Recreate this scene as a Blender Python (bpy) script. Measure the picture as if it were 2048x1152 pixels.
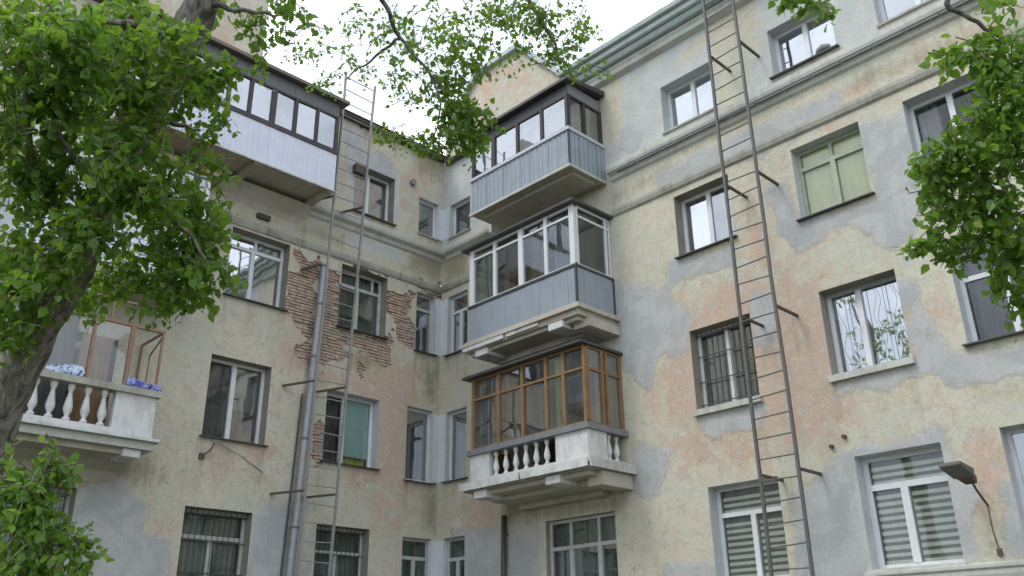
import bpy, math, random
import numpy as np
from mathutils import Vector, Matrix

random.seed(7); np.random.seed(7)
scene = bpy.context.scene
for o in list(bpy.data.objects): bpy.data.objects.remove(o)
COL = scene.collection

# ------------------------------------------------------------------ camera
F, PITCH, ROLL, YAW = 1766.0, .4012, -.0135, .7975          # focal in pixels of a 2048 wide picture
CAM = np.array([17.016, -13.945, 1.6])
FW = np.array([-math.sin(YAW)*math.cos(PITCH), math.cos(YAW)*math.cos(PITCH), math.sin(PITCH)])
R0 = np.array([math.cos(YAW), math.sin(YAW), 0.]); U0 = np.cross(R0, FW)
RT = math.cos(ROLL)*R0 + math.sin(ROLL)*U0
UP = -math.sin(ROLL)*R0 + math.cos(ROLL)*U0
cam = bpy.data.cameras.new('camera'); cam_o = bpy.data.objects.new('camera', cam); COL.objects.link(cam_o)
cam.sensor_width = 36; cam.lens = F/2048*36; cam.clip_start = .1; cam.clip_end = 2000
m = Matrix.Identity(4)
for i in range(3):
    m[i][0], m[i][1], m[i][2], m[i][3] = RT[i], UP[i], -FW[i], CAM[i]
cam_o.matrix_world = m
scene.camera = cam_o

# ------------------------------------------------------------------ sky, sun, exposure
SUN_EL, SUN_AZ = math.radians(52), math.radians(200)          # azimuth clockwise from +Y
world = bpy.data.worlds.new('World'); scene.world = world; world.use_nodes = True
nt = world.node_tree; nt.nodes.clear()
out = nt.nodes.new('ShaderNodeOutputWorld'); bg = nt.nodes.new('ShaderNodeBackground')
sky = nt.nodes.new('ShaderNodeTexSky'); sky.sky_type = 'NISHITA'; sky.sun_disc = False
sky.sun_elevation = SUN_EL; sky.sun_rotation = SUN_AZ
tc = nt.nodes.new('ShaderNodeTexCoord')
nz = nt.nodes.new('ShaderNodeTexNoise'); nz.inputs['Scale'].default_value = 2.6; nz.inputs['Detail'].default_value = 6
rmp = nt.nodes.new('ShaderNodeMapRange')
rmp.inputs['From Min'].default_value = .3; rmp.inputs['From Max'].default_value = .56
rmp.inputs['To Min'].default_value = .4; rmp.inputs['To Max'].default_value = 1.0
mix = nt.nodes.new('ShaderNodeMix'); mix.data_type = 'RGBA'
cl = nt.nodes.new('ShaderNodeMix'); cl.data_type = 'RGBA'; cl.inputs['A'].default_value = (10.5, 11.3, 12.6, 1); cl.inputs['B'].default_value = (15.8, 16.8, 18.6, 1)   # thin bright cloud, greyer in places
nz2 = nt.nodes.new('ShaderNodeTexNoise'); nz2.inputs['Scale'].default_value = 4.2; nz2.inputs['Detail'].default_value = 5
rm2 = nt.nodes.new('ShaderNodeMapRange'); rm2.inputs['From Min'].default_value = .38; rm2.inputs['From Max'].default_value = .6
nt.links.new(tc.outputs['Generated'], nz2.inputs['Vector']); nt.links.new(nz2.outputs['Fac'], rm2.inputs['Value']); nt.links.new(rm2.outputs['Result'], cl.inputs['Factor']); nt.links.new(cl.outputs['Result'], mix.inputs['B'])
nt.links.new(tc.outputs['Generated'], nz.inputs['Vector']); nt.links.new(nz.outputs['Fac'], rmp.inputs['Value'])
nt.links.new(rmp.outputs['Result'], mix.inputs['Factor']); nt.links.new(sky.outputs['Color'], mix.inputs['A'])
nt.links.new(mix.outputs['Result'], bg.inputs['Color']); bg.inputs['Strength'].default_value = .1
nt.links.new(bg.outputs['Background'], out.inputs['Surface'])
sun = bpy.data.lights.new('sun', 'SUN'); sun.energy = 1.2; sun.angle = math.radians(20); sun.color = (1, .96, .9)
sun_o = bpy.data.objects.new('sun', sun); COL.objects.link(sun_o)
sd = Vector((math.sin(SUN_AZ)*math.cos(SUN_EL), math.cos(SUN_AZ)*math.cos(SUN_EL), math.sin(SUN_EL)))
sun_o.rotation_euler = sd.to_track_quat('Z', 'Y').to_euler(); sun_o.location = (20, -30, 40)
vs = scene.view_settings; vs.view_transform = 'Standard'; vs.look = 'None'; vs.exposure = 0.22; vs.gamma = 1; vs.use_curve_mapping = False
scene.render.engine = 'CYCLES'
scene.cycles.use_adaptive_sampling = True; scene.cycles.adaptive_threshold = .025; scene.cycles.max_bounces = 6; scene.cycles.transparent_max_bounces = 10

# ------------------------------------------------------------------ geometry helpers
def ray(x, y): return FW + RT*(x-1024)/F - UP*(y-576)/F
def onR(x, y, o=0.):                                           # point on the right-hand facade (plane y = -o)
    d = ray(x, y); return CAM + d*((-o-CAM[1])/d[1])
def onL(x, y, o=0.):                                           # point on the left-hand facade (plane x = o)
    d = ray(x, y); return CAM + d*((o-CAM[0])/d[0])
def dep(x, y, t): return CAM + ray(x, y)*t                     # point at a distance along the view
MR = lambda u, d, z: (u, d, z)                                 # right facade: u along x, d into the wall
ML = lambda u, d, z: (-d, u, z)                                # left facade: u along y, d into the wall
WL = {}                                                        # world location of each object

def link(o, parent, loc):
    COL.objects.link(o)
    WL[o] = Vector(loc)
    if parent is not None:
        o.parent = parent; o.location = Vector(loc) - WL[parent]
    else: o.location = loc
    return o
def empty(name, loc, label, cat, group=None):
    o = bpy.data.objects.new(name, None); o.empty_display_size = .2
    link(o, None, loc); tag(o, label, cat, group); return o
def tag(o, label, cat, group=None):
    o['label'] = label; o['category'] = cat
    if group: o['group'] = group
    return o
def make_mesh(name, verts, faces, mat, smooth=False):
    me = bpy.data.meshes.new(name); me.from_pydata([tuple(v) for v in verts], [], faces)
    if mat: me.materials.append(mat)
    if smooth: me.shade_smooth()
    me.update(); return me
class MB:
    def __init__(s, M=None): s.v = []; s.f = []; s.M = M or (lambda a, b, c: (a, b, c))
    def add(s, vs, fs):
        n = len(s.v); s.v += [s.M(*p) for p in vs]; s.f += [tuple(i+n for i in f) for f in fs]; return s
    def box(s, a0, a1, b0, b1, c0, c1):
        if a0 > a1: a0, a1 = a1, a0
        if b0 > b1: b0, b1 = b1, b0
        if c0 > c1: c0, c1 = c1, c0
        return s.add([(a0,b0,c0),(a1,b0,c0),(a1,b1,c0),(a0,b1,c0),(a0,b0,c1),(a1,b0,c1),(a1,b1,c1),(a0,b1,c1)],
                     [(0,3,2,1),(4,5,6,7),(0,1,5,4),(1,2,6,5),(2,3,7,6),(3,0,4,7)])
    def quad(s, *p): return s.add(list(p), [tuple(range(len(p)))])
    def prism(s, prof, a0, a1):                                # profile in (b, c), swept along a
        n = len(prof); vs = [(a0, b, c) for b, c in prof] + [(a1, b, c) for b, c in prof]
        fs = [(i, (i+1) % n, n+(i+1) % n, n+i) for i in range(n)] + [tuple(range(n))[::-1], tuple(range(n, 2*n))]
        return s.add(vs, fs)
    def tube(s, pts, rad, n=8, cap=True):
        pts = [Vector(p) for p in pts]
        if not hasattr(rad, '__len__'): rad = [rad]*len(pts)
        base = len(s.v); prev = None; vs = []
        for i, p in enumerate(pts):
            t = (pts[min(i+1, len(pts)-1)] - pts[max(i-1, 0)])
            if t.length < 1e-9: t = Vector((0, 0, 1))
            t.normalize()
            if prev is None:
                a = Vector((0, 0, 1)) if abs(t.z) < .9 else Vector((1, 0, 0)); prev = t.cross(a).normalized()
            e1 = (prev - t*prev.dot(t)).normalized(); prev = e1; e2 = t.cross(e1)
            for k in range(n):
                a = 2*math.pi*k/n; vs.append(tuple(p + (e1*math.cos(a)+e2*math.sin(a))*rad[i]))
        fs = []
        for i in range(len(pts)-1):
            for k in range(n): fs.append((i*n+k, i*n+(k+1) % n, (i+1)*n+(k+1) % n, (i+1)*n+k))
        if cap: fs += [tuple(range(n))[::-1], tuple(range((len(pts)-1)*n, len(pts)*n))]
        return s.add(vs, fs)
    def build(s, name, mat, parent=None, smooth=False, loc=None):
        a = np.array(s.v); c = (a.min(0)+a.max(0))/2 if loc is None else np.array(loc)
        o = bpy.data.objects.new(name, make_mesh(name, a-c, s.f, mat, smooth))
        return link(o, parent, c)
def place(name, me, parent, loc, rz=0., scale=None, rot=None):
    o = bpy.data.objects.new(name, me); link(o, parent, loc)
    o.rotation_euler = rot if rot is not None else (0, 0, rz)
    if scale: o.scale = scale
    return o
def bevel(o, w=.008, n=2):
    b = o.modifiers.new('bevel', 'BEVEL'); b.width = w; b.segments = n; b.limit_method = 'ANGLE'; return o

# ------------------------------------------------------------------ materials
class NT:
    def __init__(s, name):
        s.m = bpy.data.materials.new(name); s.m.use_nodes = True; s.t = s.m.node_tree; s.t.nodes.clear()
        s.out = s.n('ShaderNodeOutputMaterial')
    def n(s, t, **kw):
        nd = s.t.nodes.new(t)
        for k, v in kw.items():
            if k in nd.inputs.keys(): s.put(nd.inputs[k], v)
            else: setattr(nd, k, v)
        return nd
    def put(s, sock, v):
        if hasattr(v, 'is_output'): s.t.links.new(v, sock)
        else: sock.default_value = v
    def pos(s, scale=(1,1,1)):
        g = s.n('ShaderNodeNewGeometry')
        mp = s.n('ShaderNodeMapping'); s.put(mp.inputs['Vector'], g.outputs['Position']); mp.inputs['Scale'].default_value = scale
        return mp.outputs['Vector']
    def noise(s, vec, sc, det=4, rough=.55, dist=0.):
        nd = s.n('ShaderNodeTexNoise'); s.put(nd.inputs['Vector'], vec)
        nd.inputs['Scale'].default_value = sc; nd.inputs['Detail'].default_value = det
        nd.inputs['Roughness'].default_value = rough; nd.inputs['Distortion'].default_value = dist
        return nd.outputs['Fac']
    def rng(s, v, a, b, c=0., d=1., smooth=True):
        nd = s.n('ShaderNodeMapRange'); s.put(nd.inputs['Value'], v)
        nd.interpolation_type = 'SMOOTHSTEP' if smooth else 'LINEAR'
        nd.inputs['From Min'].default_value = a; nd.inputs['From Max'].default_value = b
        nd.inputs['To Min'].default_value = c; nd.inputs['To Max'].default_value = d
        return nd.outputs['Result']
    def mix(s, f, a, b, mode='MIX'):
        nd = s.n('ShaderNodeMix'); nd.data_type = 'RGBA'; nd.blend_type = mode
        s.put(nd.inputs['Factor'], f)
        s.put(nd.inputs['A'], a if hasattr(a, 'is_output') else (*a, 1)); s.put(nd.inputs['B'], b if hasattr(b, 'is_output') else (*b, 1))
        return nd.outputs['Result']
    def math(s, op, a, b=0.):
        nd = s.n('ShaderNodeMath'); nd.operation = op; s.put(nd.inputs[0], a); s.put(nd.inputs[1], b); return nd.outputs[0]
    def bump(s, h, strength=.3, dist=.02):
        nd = s.n('ShaderNodeBump'); s.put(nd.inputs['Height'], h)
        nd.inputs['Strength'].default_value = strength; nd.inputs['Distance'].default_value = dist
        return nd.outputs['Normal']
    def bsdf(s, col, rough=.8, normal=None, metal=0., spec=.3):
        b = s.n('ShaderNodeBsdfPrincipled'); s.put(b.inputs['Base Color'], col if hasattr(col, 'is_output') else (*col, 1))
        s.put(b.inputs['Roughness'], rough); b.inputs['Metallic'].default_value = metal
        b.inputs['Specular IOR Level'].default_value = spec
        if normal is not None: s.put(b.inputs['Normal'], normal)
        return b.outputs['BSDF']
    def done(s, sh): s.t.links.new(sh, s.out.inputs['Surface']); return s.m

def weathered(name, col, dirt, amount=.5, scale=3., rough=.7, bump=.15, spec=.3, metal=0.):
    t = NT(name); p = t.pos(); ps = t.pos((3, 3, .6))
    a = t.noise(p, scale, 6, .6); b = t.noise(ps, scale*1.5, 4, .6); c = t.noise(p, scale*14, 3)
    f = t.math('MULTIPLY', t.rng(t.math('ADD', t.math('MULTIPLY', a, .6), t.math('MULTIPLY', b, .4)), .42, .68), amount)
    k = t.mix(f, col, dirt); k = t.mix(t.rng(c, .3, .7, 0, .22), k, tuple(x*.6 for x in col))
    return t.done(t.bsdf(k, rough, t.bump(c, bump, .01), metal, spec))

def plaster_facade(name):
    # cream limewash over old render, cement repairs (attribute 'repair' = metres inside the patch), pale paint ('pale')
    t = NT(name); p = t.pos()
    big = t.noise(p, .55, 3, .55, .4); mid = t.noise(p, 2.2, 4, .6); blot = t.noise(p, 1.1, 4, .68, .8)
    fine = t.noise(p, 18, 4, .6); grit = t.noise(p, 70, 2)
    streak = t.noise(t.pos((5, 5, .35)), 1.6, 5, .6)
    cream = (.615, .575, .455); green = (.54, .55, .445); rose = (.565, .415, .32); sand = (.55, .465, .35); ash = (.475, .48, .44)
    k = t.mix(t.rng(big, .36, .62), green, cream)
    at2 = t.n('ShaderNodeAttribute', attribute_name='rose').outputs['Fac']
    mot = t.noise(p, 3.1, 5, .72, .9)
    rs = t.math('ADD', t.math('MULTIPLY', at2, .20), t.math('ADD', t.math('MULTIPLY', blot, .6), t.math('MULTIPLY', mot, .4)))
    k = t.mix(t.rng(rs, .44, .58, 0, .95), k, rose)
    k = t.mix(t.rng(t.noise(p, 2.6, 5, .7, .7), .48, .62, 0, .7), k, sand)
    k = t.mix(t.rng(t.noise(t.pos((1, 1, 1.4)), 3.7, 5, .72, .6), .52, .64, 0, .65), k, ash)
    worn = t.noise(p, 5.5, 5, .75, .5)
    k = t.mix(t.rng(worn, .53, .63, 0, .55), k, (.62, .60, .52))
    k = t.mix(t.rng(t.noise(p, 6.3, 5, .75), .57, .64, 0, .5), k, (.33, .30, .235))
    k = t.mix(t.rng(streak, .54, .80, 0, .26), k, (.30, .27, .20))
    dt = t.n('ShaderNodeAttribute', attribute_name='dirt').outputs['Fac']
    df = t.math('ADD', dt, t.math('MULTIPLY', t.math('SUBTRACT', t.math('ADD', t.math('MULTIPLY', mot, .5), t.math('MULTIPLY', streak, .5)), .5), 1.2))
    k = t.mix(t.rng(df, -.15, .35, 0, .75), k, (.29, .25, .165))
    # pale paint
    pl = t.n('ShaderNodeAttribute', attribute_name='pale').outputs['Fac']
    e = t.math('ADD', pl, t.math('MULTIPLY', t.math('SUBTRACT', t.noise(p, 1.7, 4, .62), .5), .9))
    k = t.mix(t.rng(e, -.02, .05), k, t.mix(t.rng(mid, .4, .65), (.50, .525, .51), (.57, .58, .555)))
    # cement repairs
    gp = t.n('ShaderNodeAttribute', attribute_name='repair').outputs['Fac']
    e = t.math('ADD', gp, t.math('MULTIPLY', t.math('SUBTRACT', t.noise(p, 1.4, 5, .62), .5), .75))
    gm = t.rng(e, -.05, .09, 0, .9)
    gtone = t.mix(t.rng(t.noise(p, 1.3, 5, .65, .8), .42, .58), (.40, .42, .428), (.49, .505, .505))
    gtone = t.mix(t.rng(streak, .5, .75, 0, .3), gtone, (.32, .325, .315))
    k = t.mix(gm, k, gtone)
    # rim of each repair
    rim = t.math('MULTIPLY', t.rng(e, -.05, 0), t.rng(e, 0, .05, 1, 0))
    k = t.mix(t.math('MULTIPLY', rim, .2), k, (.30, .28, .24))
    k = t.mix(t.rng(fine, .3, .7, 0, .2), k, (.22, .2, .16))
    crk = t.n('ShaderNodeTexVoronoi'); crk.feature = 'DISTANCE_TO_EDGE'; crk.inputs['Scale'].default_value = .9
    wv = t.n('ShaderNodeVectorMath'); wv.operation = 'ADD'; t.put(wv.inputs[0], p)
    nn = t.n('ShaderNodeTexNoise'); t.put(nn.inputs['Vector'], p); nn.inputs['Scale'].default_value = 2.5; nn.inputs['Detail'].default_value = 5
    t.put(wv.inputs[1], nn.outputs['Color']); t.put(crk.inputs['Vector'], wv.outputs[0])
    ck = t.math('MULTIPLY', t.rng(crk.outputs['Distance'], 0, .012, 1, 0), t.rng(big, .45, .6))
    k = t.mix(t.math('MULTIPLY', ck, .22), k, (.2, .17, .13))
    h = t.math('ADD', t.math('MULTIPLY', fine, .6), t.math('MULTIPLY', gm, 1.3))
    h = t.math('ADD', h, t.math('MULTIPLY', mid, .8)); h = t.math('ADD', h, t.math('MULTIPLY', grit, .25))
    return t.done(t.bsdf(k, .93, t.bump(h, .5, .015), 0, .15))

def glass(name, refl, tint=(.75, .8, .78), wave=.01):
    t = NT(name); p = t.pos()
    lw = t.n('ShaderNodeFresnel'); lw.inputs['IOR'].default_value = 1.52
    f = t.math('MINIMUM', t.math('ADD', t.math('MULTIPLY', lw.outputs[0], 1.3), refl), .95)
    gl = t.n('ShaderNodeBsdfGlossy'); gl.inputs['Roughness'].default_value = .02; gl.inputs['Color'].default_value = (.93, .96, 1, 1)
    t.put(gl.inputs['Normal'], t.bump(t.noise(p, 1.6, 1), .35, wave))
    tr = t.n('ShaderNodeBsdfTransparent'); tr.inputs['Color'].default_value = (*tint, 1)
    dust = t.bsdf((.4, .42, .4), .9)
    ms = t.n('ShaderNodeMixShader'); t.put(ms.inputs[0], f); t.t.links.new(tr.outputs[0], ms.inputs[1]); t.t.links.new(gl.outputs[0], ms.inputs[2])
    m2 = t.n('ShaderNodeMixShader'); t.put(m2.inputs[0], t.rng(t.noise(p, 3, 5), .4, .7, .02, .10)); t.t.links.new(ms.outputs[0], m2.inputs[1]); t.t.links.new(dust, m2.inputs[2])
    return t.done(m2.outputs[0])

def fabric(name, col, col2=None):
    t = NT(name); p = t.pos((6, 6, .4)); a = t.noise(p, 3, 3)
    k = t.mix(t.rng(a, .35, .65), col, col2 or tuple(x*.7 for x in col))
    return t.done(t.bsdf(k, .95, None, 0, .1))

def brick_mat():
    t = NT('brick'); p = t.pos()
    oi = t.n('ShaderNodeObjectInfo'); gi = t.n('ShaderNodeNewGeometry')
    r = t.math('FRACT', t.math('ADD', oi.outputs['Random'], gi.outputs['Random Per Island']))
    k = t.mix(r, (.375, .235, .18), (.485, .35, .28))
    k = t.mix(t.rng(r, .75, .9, 0, .6), k, (.36, .28, .21))
    k = t.mix(t.rng(t.noise(p, 7, 6, .65), .42, .56, 0, .85), k, (.49, .42, .335))       # mortar smears
    k = t.mix(t.rng(t.noise(p, 2.5, 4), .55, .7, 0, .6), k, (.22, .155, .12))
    g = t.noise(p, 40, 4)
    return t.done(t.bsdf(k, .95, t.bump(g, .6, .01), 0, .1))

def leaf_mat(name, dark, light, trans):
    t = NT(name); gi = t.n('ShaderNodeNewGeometry'); oi = t.n('ShaderNodeObjectInfo')
    r = t.math('FRACT', t.math('ADD', oi.outputs['Random'], gi.outputs['Random Per Island']))
    k = t.mix(r, dark, light)
    k = t.mix(t.rng(t.noise(t.pos(), 1.1, 3), .35, .65, 0, .55), k, tuple(x*.62 for x in dark))
    k = t.mix(t.rng(r, .93, .99, 0, .6), k, (.30, .30, .05))
    b = t.bsdf(k, .42, None, 0, .45)
    tl = t.n('ShaderNodeBsdfTranslucent'); t.put(tl.inputs['Color'], t.mix(.75, k, trans))
    ms = t.n('ShaderNodeMixShader'); ms.inputs[0].default_value = .42
    t.t.links.new(b, ms.inputs[1]); t.t.links.new(tl.outputs[0], ms.inputs[2])
    return t.done(ms.outputs[0])

def bark_mat():
    t = NT('bark'); ps = t.pos((7, 7, 1.6)); p = t.pos()
    a = t.noise(ps, 2.2, 7, .65, .6); b = t.noise(p, 3, 4)
    k = t.mix(t.rng(a, .35, .65), (.10, .09, .078), (.34, .315, .28))
    k = t.mix(t.rng(b, .5, .7, 0, .4), k, (.15, .155, .12))
    return t.done(t.bsdf(k, .95, t.bump(a, 1.0, .05), 0, .1))

def corrugated(name, col, dirt, axis):
    t = weathered(name, col, dirt, .35, 2.5, .45, .05, .4); return t

M = {}
M['facade'] = plaster_facade('facade_plaster')
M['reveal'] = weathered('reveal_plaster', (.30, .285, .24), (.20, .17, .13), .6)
M['reveal_white'] = weathered('reveal_white', (.56, .59, .60), (.40, .38, .33), .5)
M['trim'] = weathered('plaster_trim', (.42, .42, .36), (.22, .2, .15), .75, 2.2)
M['quoin'] = weathered('white_quoin', (.68, .72, .76), (.5, .5, .48), .4)
M['trim_light'] = weathered('plaster_trim_pale', (.55, .56, .51), (.30, .28, .22), .6, 2.2)
M['soffit'] = weathered('balcony_soffit', (.52, .49, .42), (.36, .31, .22), .7, 1.6)
M['balwhite'] = weathered('balustrade_white', (.68, .69, .68), (.40, .38, .32), .65, 3)
M['pvc'] = weathered('white_plastic_frame', (.72, .74, .76), (.5, .5, .48), .3, 3, .4, .03)
M['oldwhite'] = weathered('old_white_paint', (.52, .54, .52), (.3, .28, .22), .6, 5, .6)
M['oldgreen'] = weathered('old_pale_green_paint', (.42, .45, .36), (.28, .27, .18), .5, 5, .6)
M['darkframe'] = weathered('dark_brown_frame', (.052, .046, .05), (.12, .08, .07), .5, 3, .5, .05)
M['brownwood'] = weathered('brown_varnished_wood', (.27, .165, .08), (.14, .095, .055), .6, 4, .55, .1)
M['rustwood'] = weathered('orange_painted_post', (.30, .17, .115), (.34, .30, .24), .7, 4, .7)
M['greymetal'] = weathered('grey_tin', (.22, .235, .25), (.13, .12, .11), .5, 4, .5, .05, .5)
M['headertin'] = weathered('header_tin', (.12, .125, .13), (.09, .085, .08), .5, 4, .5, .05, .5)
M['darktin'] = weathered('dark_tin', (.055, .06, .06), (.11, .095, .08), .5, 4, .5, .05, .5)
M['panelblue'] = weathered('blue_grey_sheet', (.30, .345, .395), (.235, .25, .26), .5, 2.5, .5, .05, .4)
M['railwhite'] = weathered('pale_tin_rail', (.55, .58, .64), (.35, .33, .3), .4, 4, .5)
M['siding'] = weathered('white_siding', (.68, .715, .81), (.52, .53, .56), .35, 2, .55, .03)
M['copper'] = weathered('pale_green_tin', (.62, .70, .67), (.40, .42, .4), .5, 3, .5, .05, .4)
M['copper_d'] = weathered('dusty_green_tin', (.46, .54, .53), (.30, .30, .28), .5, 3, .5, .05, .4)
M['eave'] = weathered('eave_board', (.10, .09, .075), (.19, .16, .12), .5, 3)
M['roof'] = weathered('roof_tin', (.16, .15, .13), (.24, .13, .08), .6, 1.5, .6)
M['iron'] = weathered('ladder_iron', (.125, .13, .125), (.17, .12, .085), .5, 6, .6, .1, .4)
M['ironpale'] = weathered('pale_ladder_iron', (.30, .31, .30), (.20, .15, .11), .5, 6, .6, .1, .4)
M['zinc'] = weathered('zinc_pipe', (.37, .385, .41), (.22, .22, .225), .6, 3, .5, .05, .5, .3)
M['rust'] = weathered('rusty_iron', (.115, .095, .08), (.17, .11, .07), .5, 9, .85, .3)
M['mortar'] = weathered('old_mortar', (.43, .36, .29), (.33, .25, .195), .6, 6, .95, .6)
M['brick'] = brick_mat()
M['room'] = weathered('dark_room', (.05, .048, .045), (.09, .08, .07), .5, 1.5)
M['g_sky'] = glass('bright_pane', .50)
M['g_mid'] = glass('clear_pane', .26)
M['g_clear'] = glass('thin_pane', .03, (.95, .96, .95))
M['g_dull'] = glass('dull_pane', .05, (.70, .76, .73))
M['g_bal'] = glass('balcony_pane', .38)
M['bark'] = bark_mat()
M['leaf'] = leaf_mat('poplar_leaf', (.062, .132, .018), (.15, .28, .045), (.38, .64, .05))
M['leaf_lime'] = leaf_mat('young_leaf', (.075, .155, .022), (.16, .30, .045), (.36, .62, .06))
CURT = {'green': fabric('sage_curtain', (.27, .34, .27)), 'cream': fabric('cream_blind', (.80, .80, .50), (.72, .74, .44)), 'white': fabric('white_net', (.62, .64, .64)),
        'teal': fabric('teal_blind', (.42, .62, .58), (.38, .57, .53)), 'dark': fabric('dark_net', (.13, .13, .125)), 'brown': fabric('brown_curtain', (.33, .225, .13)), 'grey': fabric('grey_curtain', (.40, .42, .42)),
        'patch': fabric('patterned_curtain', (.50, .50, .56), (.2, .18, .25))}
M['zebra'] = fabric('zebra_blind', (.86, .87, .74), (.80, .82, .70))
CURT['sheer'] = fabric('blind_sheer', (.20, .215, .19), (.16, .17, .15))
CURT['lime'] = fabric('lime_cloth', (.62, .62, .08), (.4, .5, .1))

# ------------------------------------------------------------------ signed distance to polygons (for plaster repairs)
def sdf(pts, polys):
    best = np.full(len(pts), -9.)
    for poly in polys:
        P = np.array(poly, float); inside = np.zeros(len(pts), bool); dist = np.full(len(pts), 9.)
        for i in range(len(P)):
            a, b = P[i], P[(i+1) % len(P)]; ab = b-a
            tt = np.clip(((pts-a)@ab)/max(ab@ab, 1e-9), 0, 1)
            dist = np.minimum(dist, np.linalg.norm(pts-(a+tt[:, None]*ab), axis=1))
            c = (a[1] > pts[:, 1]) != (b[1] > pts[:, 1])
            with np.errstate(divide='ignore', invalid='ignore'):
                xi = a[0]+(pts[:, 1]-a[1])*(b[0]-a[0])/(b[1]-a[1])
            inside ^= c & (pts[:, 0] < xi)
        best = np.maximum(best, np.where(inside, dist, -dist))
    return np.clip(best, -1, 1)
PR = lambda *ps: [(onR(*p)[0], onR(*p)[2]) for p in ps]
PL = lambda *ps: [(onL(*p)[1], onL(*p)[2]) for p in ps]

def value_noise(u, z, cell, seed):
    rs = np.random.RandomState(seed); T = rs.rand(64, 64)
    a, b = u/cell, z/cell; i, j = np.floor(a).astype(int), np.floor(b).astype(int); fa, fb = a-i, b-j
    fa = fa*fa*(3-2*fa); fb = fb*fb*(3-2*fb); g = lambda x, y: T[x % 64, y % 64]
    return (g(i, j)*(1-fa)+g(i+1, j)*fa)*(1-fb)+(g(i, j+1)*(1-fa)+g(i+1, j+1)*fa)*fb

def facade(name, M_, u0, u1, z0, z1, holes, attrs, parent, fine=None, brick=None, label=None):
    def lines(a, b, step, extra, fn):
        L = list(np.arange(a, b, step)) + [b]
        if fn: L += list(np.arange(fn[0], fn[1], .035))
        L += extra; L = sorted(L); o = [L[0]]
        ex = set(round(x, 5) for x in extra+[a, b])
        for x in L[1:]:
            if x-o[-1] > .012: o.append(x)
            elif round(x, 5) in ex and x-o[-1] > 1e-6: 
                if round(o[-1], 5) in ex: o.append(x)
                else: o[-1] = x
        return np.array(o)
    U = lines(u0, u1, .12, [h[0] for h in holes]+[h[1] for h in holes], fine and fine[:2])
    Z = lines(z0, z1, .12, [h[2] for h in holes]+[h[3] for h in holes], fine and fine[2:])
    uu, zz = np.meshgrid(U, Z, indexing='ij'); pts = np.stack([uu.ravel(), zz.ravel()], 1)
    cu, cz = np.meshgrid((U[:-1]+U[1:])/2, (Z[:-1]+Z[1:])/2, indexing='ij')
    keep = np.ones(cu.shape, bool)
    for h in holes: keep &= ~((cu > h[0]) & (cu < h[1]) & (cz > h[2]) & (cz < h[3]))
    gone = np.zeros(cu.shape, bool)
    if brick:
        c = np.stack([cu.ravel(), cz.ravel()], 1)
        s = sdf(c, brick).reshape(cu.shape)
        s = s + (value_noise(cu, cz, .34, 3)-.5)*.60 + (value_noise(cu, cz, .12, 4)-.5)*.18 - .02
        gone = (s > 0) & keep; keep &= ~gone
    nz_ = len(Z); idx = lambda i, j: i*nz_+j
    V = [M_(u, 0, z) for u, z in pts]; Fc = []
    I, J = np.nonzero(keep)
    for i, j in zip(I.tolist(), J.tolist()): Fc.append((idx(i, j), idx(i+1, j), idx(i+1, j+1), idx(i, j+1)))
    if brick:                                                   # broken edge of the render coat
        def lip(a, b):
            n = len(V); V.append(M_(pts[a][0], .075, pts[a][1])); V.append(M_(pts[b][0], .075, pts[b][1])); Fc.append((a, b, n+1, n))
        for i, j in zip(*[q.tolist() for q in np.nonzero(gone)]):
            for di, dj, a, b in ((-1,0,idx(i,j),idx(i,j+1)), (1,0,idx(i+1,j),idx(i+1,j+1)), (0,-1,idx(i,j),idx(i+1,j)), (0,1,idx(i,j+1),idx(i+1,j+1))):
                x, y = i+di, j+dj
                if 0 <= x < keep.shape[0] and 0 <= y < keep.shape[1] and keep[x, y]: lip(a, b)
    me = make_mesh(name, V, Fc, M['facade'])
    n = len(V); full = np.zeros(n)
    for k, polys in attrs.items():
        at = me.attributes.new(k, 'FLOAT', 'POINT'); full[:len(pts)] = sdf(pts, polys) if polys else -1
        full[len(pts):] = -1 if k != 'rose' else 0
        at.data.foreach_set('value', full.astype(np.float32))
    o = bpy.data.objects.new(name, me); link(o, parent, (0, 0, 0))
    if label: o['label'] = label
    return o, U, Z, gone

# ------------------------------------------------------------------ ground
gm = NT('courtyard_ground'); gp = gm.pos()
gmat = gm.done(gm.bsdf(gm.mix(gm.rng(gm.noise(gp, .3, 6), .45, .55), (.045, .07, .025), (.12, .105, .085)), .95, gm.bump(gm.noise(gp, 8, 4), .5, .05)))
g = MB().quad((-150, -150, 0), (150, -150, 0), (150, 150, 0), (-150, 150, 0)).build('ground', gmat); g['kind'] = 'structure'

# ------------------------------------------------------------------ the building
B = empty('apartment_building', (0, 0, 0), 'weathered cream plaster apartment block with an inner corner, patched in grey cement', 'building')

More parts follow.
